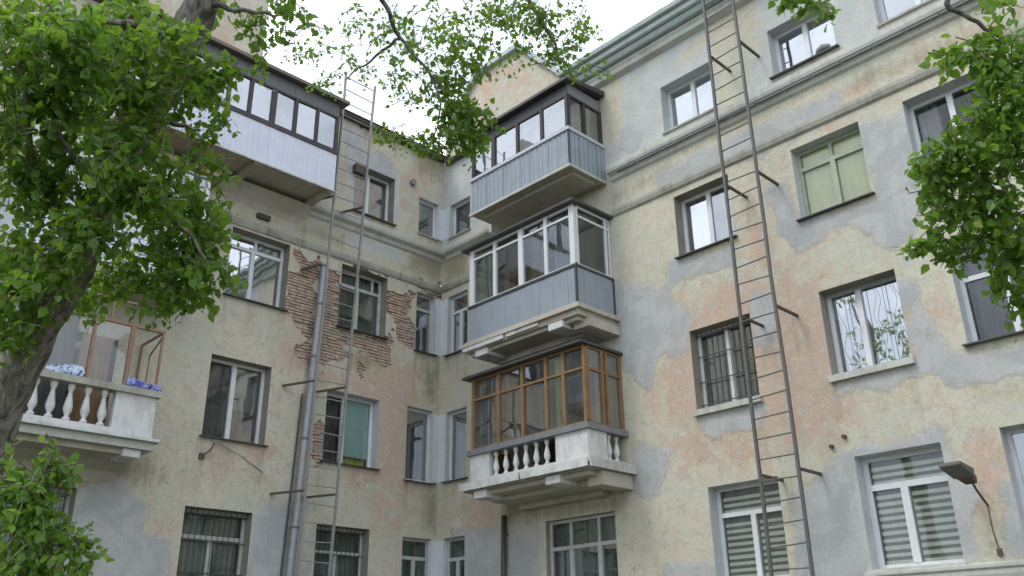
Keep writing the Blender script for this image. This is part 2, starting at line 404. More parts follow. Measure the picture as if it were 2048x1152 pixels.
WR = {  # right facade: u0, u1, z0, z1
 'A4': (7.57, 8.90, 12.24, 13.42), 'B4': (10.27, 11.60, 12.24, 13.38), 'C4': (12.42, 13.75, 12.24, 13.40),
 'A3': (7.65, 8.98, 9.20, 10.60), 'B3': (10.37, 11.72, 9.03, 10.52), 'C3': (12.53, 13.88, 9.03, 10.52),
 'A2': (7.72, 9.08, 5.97, 7.57), 'B2': (10.48, 11.84, 6.01, 7.56), 'C2': (12.71, 14.05, 6.00, 7.60),
 'A1': (7.79, 9.22, 2.85, 4.51), 'B1': (10.63, 12.01, 2.85, 4.61), 'C1': (12.87, 14.2, 2.85, 4.67),
 'O1': (3.66, 5.57, 2.3, 4.36),
 'K4': (.33, 1.15, 12.30, 13.30), 'K3': (.30, 1.08, 8.92, 10.56), 'K2': (.30, 1.08, 5.68, 7.42), 'K1': (.28, 1.04, 2.6, 4.34),
 'D4': (3.3, 5.2, 11.95, 14.0), 'D3': (3.3, 5.2, 8.55, 10.7), 'D2': (3.3, 5.2, 5.3, 7.5)}
WLF = {
 'a4': (-2.95, -1.68, 12.24, 13.62), 'a3': (-3.15, -1.77, 9.05, 10.68), 'a2': (-3.32, -1.84, 5.80, 7.46), 'a1': (-3.34, -1.95, 2.6, 4.42),
 'b3': (-6.06, -4.60, 9.06, 10.70), 'b2': (-6.18, -4.77, 5.92, 7.66), 'b1': (-6.33, -4.88, 2.6, 4.50), 'c1': (-9.8, -8.38, 2.6, 4.60),
 'k4': (-.84, -.16, 12.32, 13.40), 'k3': (-.82, -.20, 8.97, 10.60), 'k2': (-1.0, -.18, 5.66, 7.48), 'k1': (-1.01, -.14, 2.6, 4.34),
 'd4': (-6.6, -5.0, 11.95, 14.0), 'd3': (-9.6, -7.9, 8.6, 10.7), 'd2': (-9.8, -8.1, 5.45, 7.5)}

repR = [PR((1715,258),(1812,212),(1862,350),(1835,470),(1800,492),(1755,478),(1700,448),(1600,502),(1560,470),(1528,370),(1572,360),(1595,440),(1750,395)),
        PR((1340,522),(1475,488),(1466,532),(1400,552),(1330,572)), PR((1236,560),(1330,578),(1388,630),(1378,700),(1312,722),(1300,785),(1245,745)),
        PR((1262,885),(1340,900),(1342,950),(1302,1002),(1268,990)), PR((1388,828),(1535,800),(1515,862),(1415,872)),
        PR((1785,555),(1832,560),(1872,640),(1902,680),(1880,740),(1832,762),(1680,792),(1668,770),(1838,722)),
        PR((1590,985),(1690,900),(1885,856),(1902,905),(1955,985),(1962,1120),(1760,1145),(1700,1200),(1580,1200)), PR((2005,960),(2060,940),(2060,1120),(2012,1110)),
        PR((1330,1128),(1445,1108),(1450,1250),(1325,1250)), PR((905,1060),(1002,1052),(1002,1250),(900,1250)), PR((1012,1055),(1082,1052),(1085,1250),(1012,1250)),
        PR((1310,345),(1690,170),(1700,215),(1560,292),(1320,395)), PR((1850,735),(1930,700),(2060,680),(2060,740),(1900,790)),
        PR((1500,560),(1545,590),(1560,640),(1545,700),(1510,690)), PR((1245,255),(1285,262),(1280,305),(1240,300)), PR((1380,640),(1300,560),(1262,590))]
palR = [[(-.5, 12.1), (9.0, 12.1), (9.05, 13.9), (8.2, 13.7), (8.3, 14.1), (9.3, 14.3), (9.3, 15.5), (6.6, 15.5), (6.4, 12.7), (2, 12.6), (2, 15), (-.5, 15)],
        [(9.6, 12.1), (24, 12.1), (24, 15.5), (10.0, 15.5), (10.1, 13.3)]]
rosR = [PR((1300,600),(1640,520),(1900,640),(1640,900),(1330,900)), PR((1640,260),(1700,180),(1760,170),(1700,240)), PR((1925,900),(2000,880),(2010,1000),(1940,1000)),
        PR((940,1000),(1000,1000),(1000,1080),(920,1080)), PR((1500,400),(1560,600),(1480,640))]
repL = [PL((150,970),(250,952),(297,1010),(287,1060),(338,1088),(348,1260),(60,1260)), PL((512,1012),(605,1004),(600,1260),(480,1260)), PL((628,1000),(640,1050),(620,1150),(608,1150)),
        PL((752,290),(800,345),(790,362),(735,340)), PL((888,300),(905,300),(890,345)), PL((690,235),(740,260),(730,330),(690,345))]
palL = [PL((690,330),(735,300),(800,350),(800,440),(700,420)), PL((690,430),(800,480),(812,530),(690,490))]
rosL = [PL((695,225),(770,255),(765,290),(700,275)), PL((800,330),(840,345),(830,420),(800,410)), PL((690,700),(850,720),(840,1000),(680,980)), PL((560,560),(650,600),(640,760),(580,740)), PL((440,890),(540,900),(520,960),(430,940)), PL((300,1020),(345,1020),(345,1100),(300,1090)), PL((720,960),(820,980),(800,1060),(720,1040))]
dirL = [PL((820,270),(890,290),(888,370),(830,350)), PL((700,250),(760,270),(750,285),(700,270)), PL((825,492),(886,505),(884,572),(800,540)), PL((0,895),(300,905),(330,965),(0,1000)), PL((690,700),(770,705),(760,740),(700,735)), PL((590,700),(640,720),(640,760),(600,750)), PL((600,440),(690,470),(690,500),(600,470)), PL((840,730),(878,730),(876,800),(850,800)), PL((850,980),(876,980),(876,1070),(845,1060))]
dirR = [PR((888,490),(950,470),(940,560),(888,572)), PR((1000,1005),(1270,985),(1250,1030),(1010,1050)), PR((1220,385),(1340,330),(1340,345),(1222,415)), PR((1700,150),(2048,20),(2048,60),(1700,185)), PR((1955,990),(1978,985),(2000,1110),(1965,1115))]
brkL = [PL((712,238),(752,252),(748,272),(716,262)), PL((592,505),(645,525),(628,745),(596,708),(600,640),(578,610),(584,545)), PL((642,528),(690,545),(684,645),(778,684),(770,722),(705,700),(712,735),(636,722)),
        PL((778,585),(832,590),(830,712),(785,694)), PL((640,765),(660,772),(642,918),(622,905)), PL((840,565),(878,575),(878,596),(838,586)), PL((690,528),(780,548),(778,560),(690,540))]
def drips(D, seed):
    rs = random.Random(seed); o = []
    for k, (a, b, c, d) in D.items():
        if k[0] in 'Dd': continue
        for u in (a+.02, b-.05, a+(b-a)*rs.uniform(.3, .7)):
            w = rs.uniform(.03, .08); L = rs.uniform(.35, 1.0); o.append([(u-w, c-.04), (u+w, c-.04), (u+w*.4, c-L), (u-w*.4, c-L)])
    return o
for u in (9.33, 10.02):
    for z in (4.42, 7.24, 9.92): dirR.append([(u-.06, z), (u+.06, z), (u+.03, z-.7), (u-.03, z-.7)])
for y in (-4.52, -3.84):
    for z in (4.93, 7.30): dirL.append([(y-.06, z), (y+.06, z), (y+.03, z-.7), (y-.03, z-.7)])
dirR += drips(WR, 1); dirL += drips(WLF, 2)
holes = [v for v in WR.values()]
wall_r, *_ = facade('facade_wall', MR, 0, 24, 0, 14.75, holes, {'repair': repR, 'pale': palR, 'rose': rosR, 'dirt': dirR}, B, label='right-hand facade wall with grey cement repairs')
wall_l, UL, ZL, gone = facade('facade_wall', ML, -18, 0, 0, 14.85, [v for v in WLF.values()], {'repair': repL, 'pale': palL, 'rose': rosL, 'dirt': dirL}, B,
                              fine=(-5.0, -.05, 5.5, 14.8), brick=brkL, label='left-hand facade wall with fallen plaster showing brick')
# bricks laid behind the fallen plaster
gi, gj = np.nonzero(gone); gcell = set()
for i, j in zip(gi.tolist(), gj.tolist()): gcell.add((int(math.floor((UL[i]+UL[i+1])/2/.05)), int(math.floor((ZL[j]+ZL[j+1])/2/.05))))
mb = MB(ML)
for i, j in zip(gi.tolist(), gj.tolist()): mb.quad((UL[i], .0655, ZL[j]), (UL[i+1], .0655, ZL[j]), (UL[i+1], .0655, ZL[j+1]), (UL[i], .0655, ZL[j+1]))
mo = mb.build('mortar_bed', M['mortar'], wall_l)
bricks = []
for r in range(int(5.4/.077), int(14.8/.077)):
    z = r*.077
    for c in range(-22, 1):
        y = c*.262+(r % 2)*.131
        hit = sum((int(math.floor((y+du)/.05)), int(math.floor((z+dz)/.05))) in gcell for du in (-.1, -.05, 0, .05, .1) for dz in (-.02, .02))
        a, b = y-.125, y+.125                                   # cut bricks that meet a window opening
        for h in WLF.values():
            if h[2]-.04 < z < h[3]+.04:
                if h[0]-.004 < b and a < h[0]: b = h[0]-.004
                elif a < h[1]+.004 and b > h[1]: a = h[1]+.004
                elif a >= h[0] and b <= h[1]: b = a
        if hit >= 1 and b-a > .05: bricks.append((hit, (a+b)/2, z, (b-a)/.25))
bmesh_ = []
for k in range(4):
    b = MB(); rs = random.Random(k); a = [rs.uniform(-.006, .006) for _ in range(12)]
    v = [(x*.125, -.05 if i < 4 else 0.0, zz*.0325) for i, (x, zz) in enumerate([(-1,-1),(1,-1),(1,1),(-1,1)]*2)]
    v = [(p[0]+rs.uniform(-.007, .007), p[1]+(rs.uniform(-.012, .008) if q < 4 else .03), p[2]+rs.uniform(-.004, .004)) for q, p in enumerate(v)]
    fr = v[:4]; ce = [(p[0]*.93, p[1]-.006, p[2]*.8) for p in fr]
    b.add(v+ce, [(8,9,10,11),(0,1,9,8),(1,2,10,9),(2,3,11,10),(3,0,8,11),(0,4,5,1),(1,5,6,2),(2,6,7,3),(3,7,4,0)])
    bmesh_.append(make_mesh('brick', b.v, b.f, M['brick']))
bricks.sort(key=lambda q: -q[0]); rest = MB()
for n, (h, y, z, sc_) in enumerate(bricks):
    if random.random() < .03: continue
    inset = random.choice([0, 0, 0, .004, .01])
    if n < 300: place('brick', bmesh_[n % 4], wall_l, (-.080-inset*.8, y, z), math.pi/2, (sc_, 1, 1))
    else: rest.box(-.10, -.060-inset*.8, y-.122*sc_, y+.122*sc_, z-.032, z+.032)
if rest.v:
    o = rest.build('brick_remainder', M['brick'], wall_l); o['kind'] = 'stuff'

# ---- windows
pane_count = 0
def window(Mf, dims, name_label=None, mull=(.5,), trans=None, frame='pvc', panes='g_mid', sill='dark', curtain=None, grille=None, blinds=False, reveal='reveal', rd=.27, fwid=.065, toplights=None, sashopen=False):
    u0, u1, z0, z1 = dims; rz = math.pi/2 if Mf is ML else 0
    f0 = rd; f1 = rd+.07
    mb = MB(Mf); t = fwid
    mb.box(u0, u1, f0, f1, z0, z0+t); mb.box(u0, u1, f0, f1, z1-t, z1)
    mb.box(u0, u0+t, f0+.002, f1, z0+t, z1-t); mb.box(u1-t, u1, f0+.002, f1, z0+t, z1-t)
    us = [u0+t] + [u0+(u1-u0)*q for q in mull] + [u1-t]; zt = z0+(z1-z0)*trans if trans else None
    top_m = (zt if zt else z1-t)
    for q in us[1:-1]: mb.box(q-t*.75, q+t*.75, f0-.012, f1, z0+t, top_m)
    if zt: mb.box(u0+t, u1-t, f0-.010, f1-.003, zt-t*.6, zt+t*.6)
    tl = toplights if toplights is not None else []
    tus = [u0+t]+[u0+(u1-u0)*q for q in tl]+[u1-t]
    for q in tus[1:-1]: mb.box(q-t*.45, q+t*.45, f0-.006, f1, zt+t*.6, z1-t)
    w = mb.build('window', M[frame], B)
    if name_label: w['label'] = name_label
    cells = []
    for a, b in zip(us[:-1], us[1:]): cells.append((a+(t*.75 if a != us[0] else 0), b-(t*.75 if b != us[-1] else 0), z0+t, (zt-t*.6) if zt else z1-t))
    if zt:
        for a, b in zip(tus[:-1], tus[1:]): cells.append((a+(t*.45 if a != tus[0] else 0), b-(t*.45 if b != tus[-1] else 0), zt+t*.6, z1-t))
    pl = panes if isinstance(panes, (list, tuple)) else [panes]
    for n, c in enumerate(cells):
        p = pl[min(n, len(pl)-1)]
        # glazing bead and pane, each pane a hair off plumb as real sashes are
        tilt = random.uniform(-.006, .006); tl2 = random.uniform(-.006, .006); d = f0+.03
        if p is not None:
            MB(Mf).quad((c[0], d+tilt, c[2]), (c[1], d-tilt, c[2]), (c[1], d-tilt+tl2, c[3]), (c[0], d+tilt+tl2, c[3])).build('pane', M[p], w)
    # reveal
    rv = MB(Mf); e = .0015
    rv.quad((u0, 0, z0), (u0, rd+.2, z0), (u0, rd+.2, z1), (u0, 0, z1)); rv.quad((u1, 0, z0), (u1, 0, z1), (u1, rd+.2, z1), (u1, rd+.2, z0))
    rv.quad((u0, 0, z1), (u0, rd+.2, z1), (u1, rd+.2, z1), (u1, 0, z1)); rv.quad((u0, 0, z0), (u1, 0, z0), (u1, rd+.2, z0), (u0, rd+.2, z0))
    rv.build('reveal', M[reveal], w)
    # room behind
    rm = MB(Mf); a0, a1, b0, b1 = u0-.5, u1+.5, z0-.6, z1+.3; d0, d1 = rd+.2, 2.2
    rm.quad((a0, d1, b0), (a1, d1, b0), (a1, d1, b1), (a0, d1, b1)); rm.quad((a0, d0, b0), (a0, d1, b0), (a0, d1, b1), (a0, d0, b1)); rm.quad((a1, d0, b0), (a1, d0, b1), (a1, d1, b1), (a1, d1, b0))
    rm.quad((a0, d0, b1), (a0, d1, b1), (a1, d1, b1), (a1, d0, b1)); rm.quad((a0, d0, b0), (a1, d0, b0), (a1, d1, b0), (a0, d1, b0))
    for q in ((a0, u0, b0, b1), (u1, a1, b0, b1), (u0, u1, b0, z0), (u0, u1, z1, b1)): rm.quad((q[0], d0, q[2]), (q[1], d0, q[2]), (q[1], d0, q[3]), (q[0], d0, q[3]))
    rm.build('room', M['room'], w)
    if curtain:
        cs = curtain if isinstance(curtain, list) else [(curtain, 0, 1, 0)]
        for cm, ca, cb, cz in cs:
            cb_ = MB(Mf); n = 60; x0, x1 = u0+(u1-u0)*ca, u0+(u1-u0)*cb; ph = random.uniform(0, 6); vs_ = []
            for i in range(n+1):
                q = i/n; d = f1+.14+.028*math.sin(q*(x1-x0)*38+ph)+.012*math.sin(q*(x1-x0)*17)
                if cm in ('cream', 'teal'): d = f1+.012
                vs_ += [(x0+(x1-x0)*q, d, z0+(z1-z0)*cz), (x0+(x1-x0)*q, d, z1-.02)]
            cb_.add(vs_, [(2*i, 2*i+2, 2*i+3, 2*i+1) for i in range(n)]); cb_.build('curtain', CURT[cm], w, True)
    if sill:
        s = MB(Mf)
        if sill == 'dark': s.prism([(-.10, z0-.035), (-.10, z0-.012), (rd, z0+.03), (rd, z0+.004)], u0-.06, u1+.06); smt = M['darktin']
        elif sill == 'white': s.prism([(-.085, z0-.12), (-.085, z0-.01), (rd, z0+.035), (rd, z0+.004), (0, z0-.004), (0, z0-.12)], u0-.03, u1+.05); smt = M['trim_light']
        else: s.prism([(-.05, z0-.05), (-.05, z0-.01), (rd, z0+.03), (rd, z0+.004)], u0-.03, u1+.03); smt = M['trim']
        s.build('sill', smt, w)
    if grille:
        gb = MB(Mf); d = rd-.06
        if grille in ('bars', 'grid'):
            k = int((u1-u0)/.115)
            for i in range(1, k):
                u = u0+(u1-u0)*i/k; gb.box(u-.006, u+.006, d-.006, d+.006, z0+.03, z1-.01)
            for q in (.08, .36, .68, .95): gb.box(u0, u1, d-.011, d-.004, z0+(z1-z0)*q-.012, z0+(z1-z0)*q+.012)
            if grille == 'grid':
                for q in (.78, .86): gb.box(u0, u1, d-.011, d-.004, z0+(z1-z0)*q-.007, z0+(z1-z0)*q+.007)
        else:                                                  # scrolled wire grille
            n = 4
            for i in range(n):
                ub = u0+(u1-u0)*(i+.5)/n
                pts = [(ub+.045*math.sin(q*14+i*1.3), d, z0+.02+(z1-z0-.04)*q) for q in np.linspace(0, 1, 26)]
                gb.tube(pts, .0035, 4)
                gb.box(u0+(u1-u0)*i/n-.004, u0+(u1-u0)*i/n+.004, d-.004, d+.004, z0+.02, z1-.02)
            for q in (.03, .97): gb.box(u0, u1, d-.012, d+.0, z0+(z1-z0)*q-.009, z0+(z1-z0)*q+.009)
        gb.build('grille', M['greymetal' if grille == 'scroll' else 'darktin'], w)
    if blinds:
        MB(Mf).quad((u0+t, f1+.03, z0+t), (u1-t, f1+.03, z0+t), (u1-t, f1+.03, z1-t), (u0+t, f1+.03, z1-t)).build('blind_backing', CURT['sheer'], w)
        for c in cells:
            cu = (c[0]+c[1])/2; wd = c[1]-c[0]
            me = make_mesh('blind_slat', *[q for q in slat_geo(wd)], M['zebra'])
            z = c[2]+.03; k = 0
            while z < c[3]-.03:
                place('blind_slat', me, w, Mf(cu, f1+.012, z), rz, (1, 1, 1+random.uniform(-.15, .1))); z += .112; k += 1
    return w
def slat_geo(wd):
    b = MB(); b.box(-wd/2+.012, wd/2-.012, 0, .004, -.031, .031); return b.v, b.f

W = window
W(MR, WR['A4'], 'top floor window left of the ladder', panes='g_sky', sill='plain', reveal='reveal_white', curtain=[('grey', .5, 1, 0)])
W(MR, WR['B4'], 'top floor window right of the ladder', panes='g_sky', reveal='reveal_white')
W(MR, WR['C4'], panes='g_sky', sill='plain', reveal='reveal_white')
W(MR, WR['A3'], 'window behind the ladder with a patterned curtain', panes=['g_sky', 'g_mid'], curtain=[('patch', .5, 1, 0)])
W(MR, WR['B3'], 'pale green window with cream blinds', frame='oldgreen', trans=.74, panes=['g_clear']*4, curtain='cream', reveal='reveal_white', toplights=[.5], rd=.22)
W(MR, WR['C3'], panes='g_clear', reveal='reveal_white', curtain=[('grey', .05, .3, 0)])
W(MR, WR['A2'], 'barred window behind the ladder', panes='g_mid', sill='white', grille='bars', curtain=[('grey', 0, .3, 0)])
W(MR, WR['B2'], 'large bright window with a scrolled grille', panes='g_sky', sill='white', grille='scroll', mull=(.42,))
W(MR, WR['C2'], panes='g_clear', trans=.7, mull=(.5,), reveal='reveal_white', curtain=[('dark', .1, .5, 0), ('grey', .75, 1, 0)])
W(MR, WR['A1'], 'window with zebra blinds behind the ladder foot', panes='g_clear', trans=.7, blinds=True, reveal='reveal_white', sill='plain')
W(MR, WR['B1'], 'window with zebra blinds beside the lamp', panes='g_clear', trans=.72, mull=(.44,), blinds=True, sill='white', reveal='reveal_white', fwid=.08, toplights=[])
W(MR, WR['C1'], panes='g_mid', sill='plain', reveal='reveal_white')
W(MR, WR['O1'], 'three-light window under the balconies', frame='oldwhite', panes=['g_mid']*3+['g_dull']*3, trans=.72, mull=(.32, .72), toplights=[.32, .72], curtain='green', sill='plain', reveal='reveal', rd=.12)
for k in ('K4', 'K3', 'K2', 'K1'):
    W(MR, WR[k], panes='g_dull' if k in ('K4', 'K1') else 'g_mid', mull=() if k in ('K4', 'K2') else (.5,), trans=.72 if k in ('K3', 'K1') else None, frame='pvc' if k != 'K1' else 'oldwhite', sill='dark' if k in ('K2', 'K3') else 'plain', curtain='grey' if k != 'K1' else 'green', reveal='reveal_white', rd=.13)
for k in ('D4', 'D3', 'D2'): W(MR, WR[k], panes='g_dull', frame='oldwhite', mull=(.4, .7), sill=None, curtain='brown' if k != 'D4' else 'grey')
W(ML, WLF['a4'], 'top floor window beside the left ladder', panes='g_mid', curtain='grey', mull=(.46,))
W(ML, WLF['a3'], 'window amid bare brickwork', frame='oldwhite', panes=['g_mid', 'g_mid', 'g_dull', 'g_dull', 'g_dull'], trans=.74, mull=(.48,), toplights=[.48, .8], curtain='green')
W(ML, WLF['a2'], 'window with a teal blind in its right sash', panes=['g_clear', 'g_clear'], mull=(.44,), curtain=[('dark', .02, .44, 0), ('teal', .47, .98, .16), ('lime', .47, .96, .05)], reveal='reveal_white')
W(ML, WLF['a1'], panes='g_dull', frame='oldwhite', trans=.70, grille='bars', curtain='green', sill='plain')
W(ML, WLF['b3'], 'window reflecting the opposite roof', panes='g_sky', trans=.80, toplights=[.5], mull=(.47,), curtain=[('grey', .5, 1, 0)])
W(ML, WLF['b2'], 'window with a dark net in its left sash', panes=['g_clear', 'g_mid'], mull=(.48,), curtain=[('dark', .02, .48, 0), ('grey', .48, .98, .45)])
W(ML, WLF['b1'], panes='g_dull', frame='oldwhite', trans=.72, grille='bars', curtain='green', sill='plain')
W(ML, WLF['c1'], panes='g_dull', frame='oldwhite', trans=.72, grille='bars', curtain='grey', sill='plain')
for k in ('k4', 'k3', 'k2', 'k1'):
    W(ML, WLF[k], panes='g_mid' if k != 'k1' else 'g_dull', mull=() if k in ('k4', 'k2') else (.5,) if k == 'k1' else (), trans=.74 if k in ('k3', 'k1') else None, frame='pvc' if k not in ('k1', 'k3') else 'oldwhite', sill='dark' if k in ('k2', 'k3') else 'plain', curtain='green' if k != 'k2' else 'grey', reveal='reveal_white', rd=.13)
for k in ('d4', 'd3', 'd2'): W(ML, WLF[k], panes='g_clear', frame='brownwood' if k == 'd2' else 'oldwhite', mull=(.4, .7), sill=None, curtain='brown' if k != 'd2' else 'dark')
# the white painted quoin between the paired corner windows
for z0, z1 in ((2.6, 4.30), (5.7, 7.40), (8.98, 10.54), (12.33, 13.28)):
    MB().box(-.004, .285, -.004, .10, z0, z1).build('corner_post', M['quoin'], B)
    MB().box(-.1, -.006, -.165, .0, z0, z1).build('corner_post', M['quoin'], B)
    MB().box(-.003, .02, -.165, -.005, z0, z1).build('corner_post', M['quoin'], B)

# ---- string courses, cornice, eaves, roofs, gables
def course(Mf, prof, a0, a1, mat, name='string_course'): return MB(Mf).prism(prof, a0, a1).build(name, M[mat], B)
def cut_course(Mf, prof, a0, a1, mat, seed, lo=.35, hi=1.1):   # a moulding that has crumbled away in places
    rs = random.Random(seed); a = a0
    while a < a1:
        L = min(rs.uniform(lo, hi), a1-a); k = rs.uniform(.72, 1.0)
        MB(Mf).prism([(b*k, c+(0 if b else 0)) for b, c in prof], a+.004, a+L-.004).build('string_course', M[mat], B); a += L
P1 = [(0, 11.62), (-.06, 11.66), (-.08, 11.74), (-.19, 11.80), (-.21, 11.86), (-.21, 11.97), (-.17, 12.0), (0, 12.06)]
course(MR, P1, 6.05, 24, 'trim_light'); course(MR, P1, .215, 2.6, 'trim_light')
course(ML, P1, -4.35, .0, 'trim_light')
P2 = [(0, 10.74), (-.05, 10.78), (-.075, 10.86), (-.075, 10.93), (0, 10.97)]
course(MR, P2, 6.02, 24, 'trim'); course(MR, P2, .09, 2.5, 'trim')
cut_course(ML, P2, -7.2, .0, 'trim', 3)
course(MR, [(0, 2.52), (-.10, 2.56), (-.13, 2.66), (-.13, 2.72), (-.16, 2.75), (-.16, 2.79), (0, 2.83)], 10.55, 24, 'trim_light')
# vent mesh under the top ledge
for i, a in enumerate(np.arange(6.3, 16, .6)): MB(MR).box(a, a+.56, -.165, -.085, 11.75, 11.785).build('vent_grille', M['greymetal'], B)
# right cornice in painted tin
for prof, mt in (([(0, 14.30), (-.14, 14.36), (-.16, 14.46), (-.19, 14.50), (-.19, 14.56), (0, 14.58)], 'trim_light'),
                 ([(0, 14.58), (-.30, 14.585), (-.34, 14.66), (-.34, 14.70), (0, 14.72)], 'copper_d'),
                 ([(0, 14.72), (-.44, 14.725), (-.46, 14.80), (-.46, 14.83), (0, 14.84)], 'copper'),
                 ([(0, 14.84), (-.56, 14.845), (-.58, 14.92), (-.58, 14.95), (1.5, 15.45), (1.5, 14.85)], 'copper_d')):
    course(MR, prof, 5.0, 24, mt, 'cornice')
course(MR, [(0, 14.86), (8, 18.0), (8, 14.86)], 5.0, 24, 'roof', 'roof')
# left eave: thin boarded overhang
course(ML, [(0, 14.78), (-.16, 14.79), (-.20, 14.81), (-.20, 14.87), (0, 14.95)], -4.3, -.0, 'eave', 'eave')
course(ML, [(-.24, 14.88), (-.24, 14.9), (7, 17.0), (7, 14.9)], -18, -.0, 'roof', 'roof')
course(MR, [(0, 14.62), (-.14, 14.63), (-.18, 14.66), (-.18, 14.70), (0, 14.73)], .22, 2.4, 'eave', 'eave')
# gable wall over the right balconies
def gable(poly, Mf, name='gable_wall'):
    n = len(poly); mb = MB(Mf)
    mb.add([(u, -.012, z) for u, z in poly]+[(u, .45, z) for u, z in poly], [tuple(range(n)), tuple(range(n, 2*n))[::-1]]+[(i, n+i, n+(i+1) % n, (i+1) % n) for i in range(n)])
    me_o = mb.build(name, M['facade'], B)
    k = len(me_o.data.vertices)
    for a, v in (('repair', -1.), ('pale', -1.), ('rose', -.1), ('dirt', -1.)):
        at = me_o.data.attributes.new(a, 'FLOAT', 'POINT'); at.data.foreach_set('value', np.full(k, v, np.float32))
    return me_o
gp_ = [(.1, 14.70), (5.0, 14.70), (4.95, 14.95), (3.15, 17.0), (1.5, 17.0), (.1, 15.6)]
gable(gp_, MR)
for (a, b) in ((gp_[2], gp_[3]), (gp_[3], gp_[4]), (gp_[4], gp_[5])):
    mb = MB(MR); dx, dz = b[0]-a[0], b[1]-a[1]; L = math.hypot(dx, dz); nx, nz2 = -dz/L*-1, -dx/L
    if nz2 < 0: nx, nz2 = -nx, -nz2
    q = [a, b, (b[0]+nx*.14, b[1]+nz2*.14), (a[0]+nx*.14, a[1]+nz2*.14)]
    mb.add([(p[0], -.16, p[1]) for p in q]+[(p[0], .6, p[1]) for p in q], [(0,1,2,3),(7,6,5,4),(0,4,5,1),(1,5,6,2),(2,6,7,3),(3,7,4,0)]); mb.build('gable_coping', M['copper_d'], B)
gable([(-10.5, 14.9), (-5.85, 14.9), (-5.85, 17.2), (-10.5, 17.2)], ML)

# ---- balconies
def plate(prof_steps, x0, x1, M_, depth, name, mat):
    """slab with stepped mouldings: (extra, z0, z1) from the bottom up"""
    mb = MB(M_)
    for ex, z0, z1, dd in prof_steps: mb.box(x0-ex, x1+ex, -depth*dd-ex, 0, z0, z1)
    return mb.build(name, M[mat], B)
def glazing(parent, G, u0, u1, z0, z1, posts, fmat, gmat, pw=.06, trans=None, thick=()):
    mb = MB(G); zt = trans
    mb.box(u0, u1, 0, .06, z0, z0+.05); mb.box(u0, u1, 0, .06, z1-.05, z1)
    ps = [u0]+list(posts)+[u1]
    for i, q in enumerate(ps):
        w = pw*(1.6 if i in thick else 1.)
        a = q if i == 0 else q-w if i == len(ps)-1 else q-w/2
        mb.box(a, a+w, -.012, .062, z0+.002, z1-.002)
    if zt: mb.box(u0+.01, u1-.01, -.006, .055, zt-.025, zt+.025)
    mb.build('glazing_frame', M[fmat], parent)
    for a, b in zip(ps[:-1], ps[1:]):
        for c, d in ([(z0+.05, zt-.025), (zt+.025, z1-.05)] if zt else [(z0+.05, z1-.05)]):
            e = random.uniform(-.006, .006); e2 = random.uniform(-.004, .004)
            MB(G).quad((a+pw*.4, .03+e, c), (b-pw*.4, .03-e, c), (b-pw*.4, .03-e+e2, d), (a+pw*.4, .03+e+e2, d)).build('pane', M[gmat], parent)
def boards(parent, G, u0, u1, z0, z1, pitch, mat, name='panel_board', gap=.008, th=.02, ribs=0):
    n = max(1, round((u1-u0)/pitch)); w = (u1-u0)/n
    for i in range(n):
        mb = MB(G); a, b = u0+i*w+gap/2, u0+(i+1)*w-gap/2; d = random.uniform(-.004, .004)
        if ribs:
            m_ = ribs*4; top = []
            vs_ = [(a+(b-a)*k/m_, d+(.012 if (k % 4) in (1, 2) else 0.), zz) for zz in (z0, z1) for k in range(m_+1)]
            vs_ += [(a, th+.02, z0), (b, th+.02, z0), (a, th+.02, z1), (b, th+.02, z1)]
            mb.add(vs_, [(k, k+1, m_+2+k, m_+1+k) for k in range(m_)])
        else: mb.box(a, b, d, d+th, z0, z1)
        mb.build(name, M[mat], parent)
def hboards(parent, G, u0, u1, z0, z1, n, mat, name='siding_board'):
    h = (z1-z0)/n
    for i in range(n):
        mb = MB(G); a = z0+i*h; mb.prism([(-.010, a+.002), (.006, a+h-.002), (.03, a+h-.002), (.03, a+.002)], u0, u1); mb.build(name, M[mat], parent)
def baluster_mesh():
    prof = [(.055, 0), (.055, .05), (.03, .07), (.035, .10), (.062, .17), (.066, .22), (.05, .32), (.032, .43), (.028, .48), (.045, .50), (.045, .53), (.052, .54), (.052, .60)]
    n = 14; v = []; f = []
    for r, z in prof:
        for k in range(n): a = 2*math.pi*k/n; v.append((r*math.cos(a), r*math.sin(a), z))
    for i in range(len(prof)-1):
        for k in range(n): f.append((i*n+k, i*n+(k+1) % n, (i+1)*n+(k+1) % n, (i+1)*n+k))
    f += [tuple(range(n))[::-1], tuple(range((len(prof)-1)*n, len(prof)*n))]
    me = make_mesh('baluster', v, f, M['balwhite']); 
    for p in me.polygons: p.use_smooth = True
    return me
BAL = baluster_mesh()
FR = lambda u, d, z: (u, -1.2+d, z)                            # front of the right-hand balconies
def SR(x): return lambda u, d, z: (x-d, u, z)                  # their right ends
def SLx(x): return lambda u, d, z: (x+d, u, z)
# top right: dark frames, blue grey sheets
x0, x1 = 2.58, 5.84
b4 = plate([(0, 11.68, 11.86, 1.0), (.015, 11.86, 11.90, 1.0)], x0, x1, MR, 1.2, 'balcony', 'soffit'); b4['label'] = 'top balcony clad in blue grey sheets under dark glazing'
MB(MR).box(x0+.25, x1-.1, -1.0, -.25, 11.60, 11.68).build('soffit_panel', M['soffit'], b4)
MB(MR).box(x0-.04, x1+.045, -1.26, -1.21, 11.655, 11.72).build('drip_edge', M['trim_light'], b4)
MB(MR).box(x1+.005, x1+.05, -1.205, -.01, 11.655, 11.72).build('drip_edge', M['trim_light'], b4)
boards(b4, lambda u, d, z: (u, -1.235+d, z), x0, x1, 11.73, 12.60, .30, 'panelblue', ribs=2); boards(b4, lambda u, d, z: (x1+.035-d, u, z), -1.2, -.01, 11.73, 12.60, .30, 'panelblue', ribs=2)
